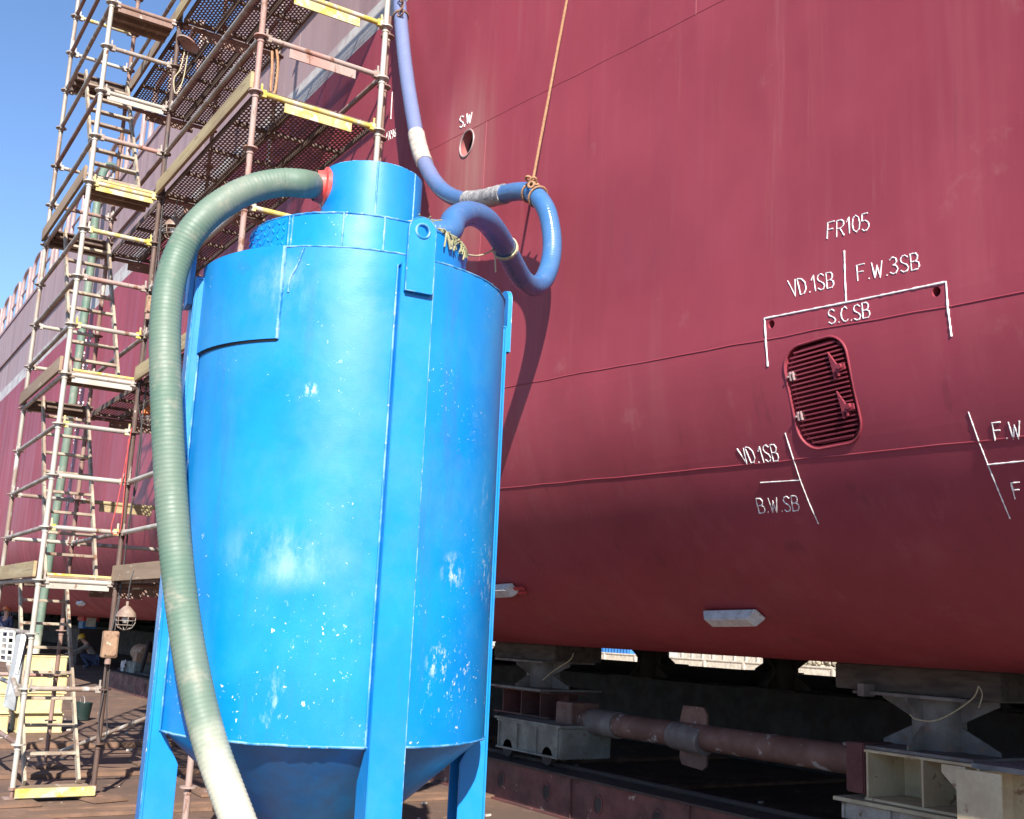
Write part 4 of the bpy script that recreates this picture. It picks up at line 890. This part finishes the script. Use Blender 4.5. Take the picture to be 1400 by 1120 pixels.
def hb(y): return HZ+HR-math.sqrt(HR**2-(HD+HR-y)**2) if y < HD+HR else HZ
# rail beam with round holes
rail = thing('rail_beam', 'long red steel rail beam with round holes in its web, under the hull', 'beam', (-8, 6.65, 0))
mb = MB(); mb.box((-8, 6.44, .20), (40, .018, .36)); mb.box((-8, 6.92, .20), (40, .018, .36)); mb.build('web', 'beamred', rail)
mb = MB(); mb.box((-8, 6.68, .392), (40, .56, .022)); mb.build('top_flange', 'steeldark', rail)
mb = MB(); mb.box((-8, 6.68, .010), (40, .60, .018)); mb.build('bottom_flange', 'beamred', rail)
mb = MB(); mb.bar((-28, 6.68, .425), (12, 6.68, .425), .026, 10); mb.build('rail_bar', 'steeldark', rail)
mb = MB(); rim = MB(); st = MB()
for i in range(40):
    x = -24.5+i*.84
    mb.bar((x, 6.4305, .20), (x, 6.4285, .20), .062, 20); rim.tube([(x+.066*math.cos(R(q)), 6.429, .20+.085*math.sin(R(q))) for q in range(0, 360, 18)], .009, 6, True)
    if i % 2 == 0: st.box((x+.42, 6.42, .20), (.012, .02, .355))
mb.build('web_holes', 'blackdark', rail); rim.build('hole_rims', 'beamred', rail); st.build('stiffeners', 'beamred', rail)
def bogie(c, label, ln=1.2):
    t = thing('rail_bogie', label, 'bogie', (c[0], c[1], .43), 'trolleys on the rail beam'); x, y = c[0], c[1]; zb_, zt = .50, .80
    mb = MB(); mb.box((x, y, (zb_+zt)/2), (ln, .62, zt-zb_)); mb.build('body', 'bogie', t, bevel=.01)
    mb = MB(); mb.box((x, y, zt+.012), (ln+.06, .68, .024)); mb.build('deck', 'bogie', t, bevel=.003)
    mb = MB()
    for q in (-.46, -.16, .14, .46): mb.box((x+q*ln, y-.318, (zb_+zt)/2), (.02, .02, zt-zb_-.02))
    for z in (zb_+.012, zt-.012): mb.box((x, y-.323, z), (ln*.96, .026, .02))
    mb.build('stiffeners', 'bogie', t)
    for q in (-.32, .30):
        wl = MB(); wl.lathe([(.001, -.05), (.10, -.05), (.10, .03), (.125, .03), (.125, .05), (.001, .05)], (x+q*ln, y-.05, .549), 24, axis=(Vector((1, 0, 0)), Vector((0, 0, 1)), Vector((0, 1, 0))), smooth=False); wo = wl.build('wheel', 'steeldark', t)
        hub = MB(); hub.bar((x+q*ln, y-.31, .51), (x+q*ln, y-.26, .51), .09, 16); hub.build('axle_box', 'steeldark', wo)
    return t
BL = onY(752, 1010, 6.75)
bogie((BL.x-.1, 6.85), 'grey green bogie with wheels on the red rail beam, right of the blue tank')
# red spreader beam, pedestal, cap for the left support
lx = onY(748, 925, PY).x
def spreader(x, m, label, z0, z1):
    t = thing('spreader_beam', label, 'beam', (x, PY-.1, z0), 'spreader beams between trolley and pedestal'); mb = MB(); ibeam(mb, (x-.56, PY-.12, (z0+z1)/2), (x+.56, PY-.12, (z0+z1)/2), z1-z0, .5, stiff=3); mb.build('beam_body', m, t); return t
spreader(lx+.05, 'beamred', 'rusty red spreader beam above the grey green bogie', .83, 1.10)
pedestal((lx, PY-.05), 1.105, 1.42, 'dark hourglass pedestal above the grey green bogie')
def cap(x, y, z0, z1, ln, label):
    mb = MB(); mb.box((x, y, (z0+z1)/2), (ln, .62, z1-z0)); tag(mb.build('timber_baulk', 'timber', bevel=.01), label, 'timber', 'timber caps between pedestals and hull')
cap(lx, PY-.02, 1.423, hb(PY-.33)-.004, 1.25, 'dark timber cap on the pedestal above the bogie, touching the hull')
# right support
rx = onY(1284, 985, PY).x
pz0 = onY(1290, 1030, PY).z+.0; pz0 = round(pz0, 3)
pedestal((rx, PY), pz0, 1.40, 'grey hourglass pedestal on the beige girder at right')
cap(rx, PY+.02, 1.403, hb(PY-.29)-.004, 1.45, 'dark grey timber cap on the right-hand pedestal, touching the hull')
tr = thing('beige_girder', 'beige double cell girder under the right-hand pedestal', 'girder', (rx, PY-.1, pz0-.34)); zt = pz0-.003; zb_ = pz0-.36
mb = MB()
x0, x1 = onY(1181, 1030, PY-.42).x, rx+.62; yf, yk = PY-.42, PY+.42
mb.box(((x0+x1)/2, PY, zt-.01), (x1-x0, yk-yf, .02)); mb.box(((x0+x1)/2, PY, zb_+.01), (x1-x0, yk-yf, .02)); mb.build('flange', 'beige', tr, bevel=.002)
mb = MB(); mb.box(((x0+x1)/2, PY, (zt+zb_)/2), (x1-x0-.03, .016, zt-zb_-.042)); mb.build('web', 'beige', tr)
mb = MB()
for q in (x0+.02, x0+.50, x1-.02): mb = MB(); mb.box((q, PY, (zt+zb_)/2), (.018, .82, zt-zb_-.042)); mb.build('stiffener', 'beige', tr)
lb = thing('stained_bogie', 'rust stained white bogie box below the beige girder at right', 'bogie', (rx, PY, .43))
mb = MB(); zz0, zz1 = .47, zb_-.034; mb.box((rx+.1, PY-.12, (zz0+zz1)/2), (1.3, .62, zz1-zz0)); mb.build('body', 'dirtywhite', lb, bevel=.008)
mb = MB(); mb.box((rx+.1, PY-.1, zz1+.015), (1.40, .74, .028)); mb.build('deck', 'beige', lb, bevel=.003)
mb = MB()
for q in (-.62, -.2, .2, .6): mb = MB(); mb.box((rx+.1+q, PY-.44, (zz0+zz1)/2), (.02, .025, zz1-zz0-.01)); mb.build('stiffener', 'dirtywhite', lb)
for q in (-.4, .4):
    wl = MB(); wl.lathe([(.001, -.04), (.09, -.04), (.09, .04), (.001, .04)], (rx+.1+q, 6.86, .505), 24, axis=(Vector((1, 0, 0)), Vector((0, 0, 1)), Vector((0, 1, 0))), smooth=False); wl.build('wheel', 'steeldark', lb)
# strut tube between the trolleys
t0 = onY(800, 985, 6.95); t1 = onY(1152, 1037, 6.95); t1 = t0+(t1-t0)*((onY(1181, 1030, PY-.42).x-.165-t0.x)/(t1.x-t0.x))
st = thing('strut_tube', 'long rusty tube strut joining the two support trolleys under the hull', 'strut', (t0.x, 6.95, t0.z))
mb = MB(); mb.bar(t0, t1, .112, 20); mb.build('tube', 'tuberust', st)
mb = MB(); mb.bar(t0.lerp(t1, .04), t0.lerp(t1, .16), .128, 20); mb.build('sleeve', 'pedestal', st)
mid = t0.lerp(t1, .46)
mb = MB(); mb.prism([mid+Vector((x, -.0, z)) for x, z in ((-.17, .13), (-.13, .26), (.14, .26), (.19, .2), (.19, -.24), (.14, -.28), (-.14, -.26), (-.17, -.2))], (0, .025, 0)); cp = mb.build('clamp_plate', 'tuberust', st, bevel=.003)
mb = MB(); mb.bar(mid+Vector((-.22, -.02, -.01)), mid+Vector((.2, -.02, -.03)), .122, 18); mb.build('clamp_sleeve', 'pedestal', cp)
mb = MB(); mb.box(t1+Vector((.075, 0, -.03)), (.17, .34, .36)); mb.build('end_block', 'beamred', st, bevel=.01)
mb = MB(); mb.box(t0+Vector((-.14, 0, .0)), (.30, .34, .34)); mb.build('end_block', 'tuberust', st, bevel=.01)
mb = MB(); a0 = onY(1190, 944, PY-.35); mb.box(a0+Vector((-.04, 0, 0)), (.06, .12, .09)); mb.bar(a0+Vector((-.16, 0, -.02)), a0+Vector((0, 0, -.02)), .012, 8); tag(mb.build('clamp_bracket', 'pedestal'), 'small bolt bracket hanging at the left end of the right timber cap', 'bracket')
# wires slung on pedestals
mb = MB(); w0 = PY-.40
mb.tube(spline([onY(x, y, w0) for x, y in ((1338, 938), (1330, 955), (1300, 976), (1275, 986), (1252, 983), (1244, 977))], 8), .005, 5); mb.tube(spline([onY(x, y, w0) for x, y in ((1338, 938), (1343, 950), (1338, 968))], 6), .004, 5)
tag(mb.build('slack_wire', 'twine'), 'thin pale wire drooping across the right-hand pedestal', 'wire')
mb = MB(); mb.tube(spline([onY(x, y, PY-.45) for x, y in ((784, 893), (780, 902), (765, 912), (752, 921), (742, 930))], 8), .005, 5); tag(mb.build('slack_wire', 'twine'), 'thin pale wire drooping across the pedestal above the bogie', 'wire')
# sunlit beige post block at the right edge
pb = onY(1347, 1060, 6.05); pt_ = thing('beige_post', 'sunlit cream steel post with flanged head at the lower right edge', 'post', (pb.x, 6.05, 0))
mb = MB(); zt = onY(1347, 1054, 6.05).z
ibeam(mb, (pb.x, 6.15, .02), (pb.x, 6.15, zt), .34, .30); mb.build('column', 'beige', pt_, bevel=.002)
mb = MB(); mb.box((pb.x, 6.15, .012), (.5, .5, .02)); mb.build('base_plate', 'beige', pt_)
mb = MB(); mb.box((pb.x+.66, 6.38, zt+.02), (1.5, .66, .03)); mb.build('head_plate', 'pedestal', pt_)
mb = MB(); mb.box((pb.x+.80, 6.48, zt-.31), (1.0, .3, .6)); mb.build('side_box', 'dirtywhite', pt_, bevel=.01)
mb = MB(); mb.prism([(pb.x-.17, 6.10, zt-.002), (pb.x-.34, 6.10, zt-.002), (pb.x-.34, 6.10, zt-.05), (pb.x-.17, 6.10, zt-.2)], (0, .02, 0)); mb.build('gusset', 'beige', pt_)
# deeper rows: dark girders carrying pedestals down the keel line
for Y, zt, xs, nm in ((12.2, 1.06, [-33.5+3.1*i for i in range(10)], 'nearer'), (18.0, 1.10, [-40+3.7*i for i in range(12)], 'farther')):
    gt_ = thing('keel_girder', 'dark riveted keel girder, %s of two under the hull' % nm, 'girder', (-15, Y, 0))
    mb = MB(); mb.box((-80, Y, zt/2), (190, .5, zt-.06)); mb.build('web', 'steeldark', gt_); mb = MB(); mb.box((-80, Y, zt-.012), (190, .7, .024)); mb.build('flange', 'steeldark', gt_)
    first = None
    for i, x in enumerate(xs):
        if first is None:
            first = pedestal((x, Y), zt, HZ-.02, 'dark hourglass pedestal on the %s keel girder deep under the hull' % nm, 'steeldark'); first['group'] = 'pedestals on the %s keel girder' % nm
        else: copy_tree(first, (x, Y, zt))
mb = MB(); mb.box((-236, 28.4, 2.2), (330, .8, 4.4))  # added dark wall, hides the sunlit ground beyond the hull
for i in range(60): mb.box((-398+i*5.5, 27.95, 2.2), (.3, .14, 4.3))
mb.box((-236, 28.3, 4.46), (330, 1.2, .12)); tag(mb.build('added_backdrop', 'steeldark'), 'long dark ribbed backdrop added to darken the gap under the hull at left', 'wall')
# clutter on the far side of the dock
def far(name, x, y, sz, m, label, cat): 
    mb = MB(); mb.box((x, y, sz[2]/2), sz); return mb
mb = far('', -62, 47, (9, 3, 2.6), 0, 0, 0); 
for i in range(28): mb.box((-66.3+i*.32, 45.46, 1.3), (.12, .07, 2.3))
for z in (.08, 2.52): mb.box((-62, 45.44, z), (9.1, .12, .16))
tag(mb.build('shipping_container', 'blue'), 'blue container seen far off under the hull', 'container')
mb = far('', -41, 46, (5, .8, 1.7), 0, 0, 0); rnd = random.Random(5)
for i in range(150): mb.ball((-43.4+rnd.random()*4.8, 45.55, .12+rnd.random()*1.5), rnd.uniform(.12, .22), (1, 1, .75), 7, 5)
tag(mb.build('stone_wall', 'stone'), 'rubble stone wall seen far off under the hull', 'wall')
zq = onY(850, 895, 42).z
mb = MB(); mb.box((-60, 42.2, zq/2), (60, .4, zq))
for i in range(20): mb.box((-88.5+i*3, 41.97, zq/2), (.12, .08, zq-.02))
mb.box((-60, 42.2, zq+.03), (60, .5, .06)); tag(mb.build('parapet_wall', 'farwall'), 'low cream parapet wall seen far off under the hull', 'wall')
mb = far('', -50, 48, (11, .4, 3), 0, 0, 0)
for i in range(12): mb.box((-55+i*.95, 47.76, 1.5), (.1, .08, 3))
mb.box((-50, 47.75, 3.04), (11.2, .6, .1)); tag(mb.build('shed_wall', 'farwall'), 'pale ribbed shed wall seen far off under the hull', 'wall')
mb = MB(); c = onY(120.5, 849, 8.4)
mb.box(c+Vector((0, 0, .1)), (1.0, .5, .22)); o = mb.build('painted_crate', 'red'); tag(o, 'small red, white and blue crate far off under the hull', 'crate')
m2 = MB(); m2.box(c+Vector((.1, -.02, -.14)), (.7, .46, .24)); m2.build('crate_base', 'blue', o); m2 = MB(); m2.box(c+Vector((.52, -.01, -.04)), (.06, .3, .3)); m2.build('white_panel', 'white', o)
mb = MB(); mb.box((c.x, 8.45, (c.z-.26)/2), (1.6, .9, c.z-.26)); tag(mb.build('dark_bench', 'steeldark', bevel=.01), 'dark steel bench under the red, white and blue crate', 'bench')
# machinery in the shade left of the tank
mc = onY(196, 905, 7.0); mt = thing('pump_unit', 'dim brown pump unit standing in the shade under the hull left of the tank', 'pump', (mc.x, 7.0, 0))
mb = MB(); mb.box((mc.x, 7.0, .34), (1.3, .7, .6)); mb.build('skid', 'bogie', mt, bevel=.02); mb = MB(); mb.bar((mc.x-.5, 7, .84), (mc.x+.45, 7, .84), .2, 18); mb.build('motor', 'box', mt)
mb = MB(); mb.box((mc.x+.35, 6.9, .75), (.35, .4, .22)); mb.build('terminal_box', 'box', mt, bevel=.01)
mb = MB(); mb.tube(spline([(mc.x+.5, 7, .9), (mc.x+.75, 6.9, 1.1), (mc.x+.9, 6.8, .8), (mc.x+.95, 6.7, .3)], 8), .045, 10); mb.build('pipe', 'steeldark', mt)
mb = MB(); wc = onY(168, 911, 6.6); rnd = random.Random(11)
for i in range(7): mb.tube([wc+Vector((rnd.uniform(-.2, .2), 0, rnd.uniform(-.12, .16))) for q in range(4)], .014, 5)
tag(mb.build('plastic_wrap', 'tarp'), 'scrap of crinkled white plastic by the pump under the hull', 'plastic')

# low things lying about the ground
def slab(x, y, sz, rz, m, label, name='timber_sole', cat='timber', grp=None):
    mb = MB(); X = Vector((math.cos(rz), math.sin(rz), 0)); Y = Vector((-math.sin(rz), math.cos(rz), 0)); mb.box((x, y, sz[2]/2+.003), sz, (X, Y, Vector((0, 0, 1)))); return tag(mb.build(name, m, bevel=.006), label, cat, grp)
slab(XA, YB+.02, (.62, .34, .028), .3, 'sole', 'brown sole board under the inner front pole of the stair tower')
slab(XA+.02, YA-.02, (.75, .36, .028), .1, 'sole', 'brown sole board under the outer front pole of the stair tower')
slab(XC, YB, (.5, .3, .028), 0, 'sole', 'brown sole board under the pole behind the tank leg')
slab(XB, YB, (.5, .3, .028), 0, 'sole', 'brown sole board under the inner rear pole of the stair tower'); slab(XB, YA, (.5, .3, .028), 0, 'sole', 'brown sole board under the outer rear pole of the stair tower')
for x, y in ((XC, YC), (XA, YC), (XB, YC)): slab(x, y, (.45, .3, .028), 0, 'sole', 'brown sole board under a pole nearest the hull', grp='sole boards near the hull')
for x, h_, lab in ((-12.9, .045, 'low dark steel strip crossing the ground just beyond the stair tower'), (-15.6, .06, 'low rusty beam crossing the ground beyond the cream blocks'), (-10.45, .035, 'flat rusty strip crossing the ground in front of the stair tower')):
    mb = MB(); mb.box((x, 5, h_/2), (.24, 16, h_)); mb.box((x-.3, 5, h_*.35), (.1, 16, h_*.7)); tag(mb.build('ground_rail', 'sole', bevel=.006), lab, 'rail')
slab(-10.25, 1.55, (.7, .9, .03), .25, 'sole', 'loose brown plate lying at the bottom left corner', 'steel_plate', 'plate')
rnd = random.Random(21); mb = MB()
for i in range(260):
    x, y = rnd.uniform(-22, -6.5), rnd.uniform(0, 9.5); s_ = rnd.uniform(.008, .035); a = rnd.uniform(0, 3.1)
    mb.box((x, y, s_*.4+.002), (s_*rnd.uniform(1, 2.6), s_, s_*.7), (Vector((math.cos(a), math.sin(a), .1)).normalized(), Vector((-math.sin(a), math.cos(a), 0)), Vector((0, 0, 1))))
tag(mb.build('debris', 'tape'), 'scattered pale grit and chips on the ground', 'debris', kind='stuff')
# green bucket in the shade
bk = onZ(110, 985, 0); t = thing('green_bucket', 'dark green bucket on the ground under the hull beyond the ladder foot', 'bucket', bk); mb = MB(); mb.lathe([(.001, .01), (.13, .01), (.16, .28), (.15, .28), (.125, .03)], bk, 24); mb.build('pail', mat('dark green plastic', (.012, .028, .026)), t)
mb = MB(); mb.tube([bk+Vector((.16*math.cos(R(q)), 0, .28+.10*math.sin(R(q)))) for q in range(0, 181, 15)], .006, 6); mb.build('handle', 'galv', t)
# ------------------------------------------------------------------ people
def skinned(name, joints, edges, m, parent):
    me = bpy.data.meshes.new(name); names = list(joints); org = ORG[parent]
    me.from_pydata([tuple(Vector(joints[k][:3])-org) for k in names], [(names.index(a), names.index(b)) for a, b in edges], [])
    o = bpy.data.objects.new(name, me); COL.objects.link(o)
    md = o.modifiers.new('skin', 'SKIN'); md.use_smooth_shade = True
    for i, k in enumerate(names): r_ = joints[k][3]; me.skin_vertices[0].data[i].radius = (r_, r_)
    me.skin_vertices[0].data[0].use_root = True
    o.modifiers.new('sub', 'SUBSURF').levels = 2
    dg = bpy.context.evaluated_depsgraph_get(); m2 = bpy.data.meshes.new_from_object(o.evaluated_get(dg)); o.modifiers.clear(); o.data = m2
    m2.materials.clear(); m2.materials.append(M[m]); o.parent = parent; ORG[o] = org; return o
def person(base, fw, J, label, cloth, helmet):
    """J: joints in metres as (forward, left, up, radius) from the base point."""
    base = Vector(base); fw = Vector(fw).normalized(); lf = Vector((0, 0, 1)).cross(fw)
    t = thing('person', label, 'person', base)
    def W_(k, s_=1.): f_, l_, u_, r_ = J[k]; p = base+fw*f_+lf*l_+Vector((0, 0, u_)); return (p.x, p.y, p.z, r_*s_)
    E = [('pelvis', 'waist'), ('waist', 'chest'), ('chest', 'neck'), ('neck', 'head'), ('head', 'crown')]
    for s_ in 'LR': E += [('chest', 'sh'+s_), ('sh'+s_, 'el'+s_), ('el'+s_, 'wr'+s_), ('wr'+s_, 'ha'+s_), ('pelvis', 'hip'+s_), ('hip'+s_, 'kn'+s_), ('kn'+s_, 'an'+s_), ('an'+s_, 'to'+s_)]
    body = skinned('body', {k: W_(k) for k in J}, E, 'skin', t)
    sub = {k: W_(k, 1.18) for k in J if k not in ('neck', 'head', 'crown', 'haL', 'haR', 'knL', 'knR', 'anL', 'anR', 'toL', 'toR')}
    skinned('jacket', sub, [e for e in E if e[0] in sub and e[1] in sub], cloth, t)
    sub = {k: W_(k, 1.2) for k in ('pelvis', 'hipL', 'hipR', 'knL', 'knR', 'anL', 'anR', 'toL', 'toR')}
    skinned('trousers', sub, [e for e in E if e[0] in sub and e[1] in sub], 'navy', t)
    for s_ in (1, -1):
        wr = Vector(W_('wr'+('L' if s_ > 0 else 'R'))[:3]); ha = Vector(W_('ha'+('L' if s_ > 0 else 'R'))[:3]); d = (ha-wr).normalized(); sd_ = d.cross(Vector((0, 0, 1))).normalized(); mb = MB()
        for q, ln in enumerate((.075, .085, .08, .06)): a = ha+sd_*(.022*(q-1.5)); mb.tube([a, a+d*ln*.6, a+d*ln+Vector((0, 0, -.02))], .009, 6)
        a = wr.lerp(ha, .3)+sd_*.03*s_; mb.tube([a, a+(d+sd_*.8*s_).normalized()*.05, a+(d+sd_*.4*s_).normalized()*.085], .010, 6); mb.build('fingers', 'skin', body)
    hd = Vector(W_('head')[:3]); cr = Vector(W_('crown')[:3]); up = (cr-hd).normalized(); ff = (fw-up*fw.dot(up)).normalized(); ll = up.cross(ff)
    mb = MB(); mb.lathe([(.135, .0), (.128, .012), (.120, .06), (.095, .11), (.05, .14), (.001, .15)], hd+up*.045, 24, axis=(ff, ll, up)); mb.box(hd+up*.05+ff*.13, (.08, .16, .012), (ff, ll, up)); mb.build('helmet', helmet, t)
    mb = MB(); mb.ball(hd+ff*.105-up*.01, .018); mb.box(hd+ff*.098-up*.05, (.012, .05, .01), (ff, ll, up)); mb.build('face', 'skin', body)
    mb = MB()
    for s_ in (1, -1): mb.ball(hd+ff*.096+ll*.033*s_+up*.02, .011)
    mb.build('eyes', 'blackdark', body); return t
STAND = {'pelvis': (0, 0, .95, .13), 'waist': (.01, 0, 1.12, .125), 'chest': (.02, 0, 1.35, .14), 'neck': (.03, 0, 1.52, .055), 'head': (.05, 0, 1.64, .085), 'crown': (.05, 0, 1.74, .07),
 'shL': (0, .19, 1.43, .065), 'elL': (.05, .26, 1.16, .048), 'wrL': (.22, .22, 1.0, .034), 'haL': (.30, .19, .98, .036), 'shR': (0, -.19, 1.43, .065), 'elR': (.05, -.26, 1.16, .048), 'wrR': (.22, -.22, 1.0, .034), 'haR': (.30, -.19, .98, .036),
 'hipL': (0, .10, .88, .095), 'knL': (.03, .11, .48, .062), 'anL': (0, .12, .09, .045), 'toL': (.17, .13, .04, .04), 'hipR': (0, -.10, .88, .095), 'knR': (.05, -.11, .48, .062), 'anR': (.02, -.12, .09, .045), 'toR': (.19, -.13, .04, .04)}
CROUCH = {'pelvis': (0, 0, .30, .14), 'waist': (.10, 0, .46, .13), 'chest': (.24, 0, .66, .15), 'neck': (.34, 0, .80, .06), 'head': (.43, 0, .87, .085), 'crown': (.47, 0, .96, .07),
 'shL': (.24, .20, .70, .07), 'elL': (.50, .26, .55, .05), 'wrL': (.78, .24, .44, .036), 'haL': (.88, .22, .42, .037), 'shR': (.24, -.20, .70, .07), 'elR': (.46, -.28, .50, .05), 'wrR': (.72, -.26, .36, .036), 'haR': (.82, -.24, .33, .037),
 'hipL': (.02, .11, .28, .10), 'knL': (.42, .17, .42, .068), 'anL': (.14, .17, .08, .048), 'toL': (.32, .18, .04, .042), 'hipR': (.02, -.11, .28, .10), 'knR': (.40, -.17, .40, .068), 'anR': (.12, -.17, .08, .048), 'toR': (.30, -.18, .04, .042)}
pp = dep(9, 850, 36.5); person((pp.x, pp.y, 0), (.5, -.6, 0), STAND, 'worker in orange helmet and dark jacket standing far behind the ladder at left edge', 'navy', 'orange')
pp = dep(131, 890, 35.); person((pp.x, pp.y, 0), -_R0+Vector((.3, -.1, 0)), CROUCH, 'worker in yellow helmet crouching and reaching forward in the shade under the hull', 'greycloth', 'yhelmet')
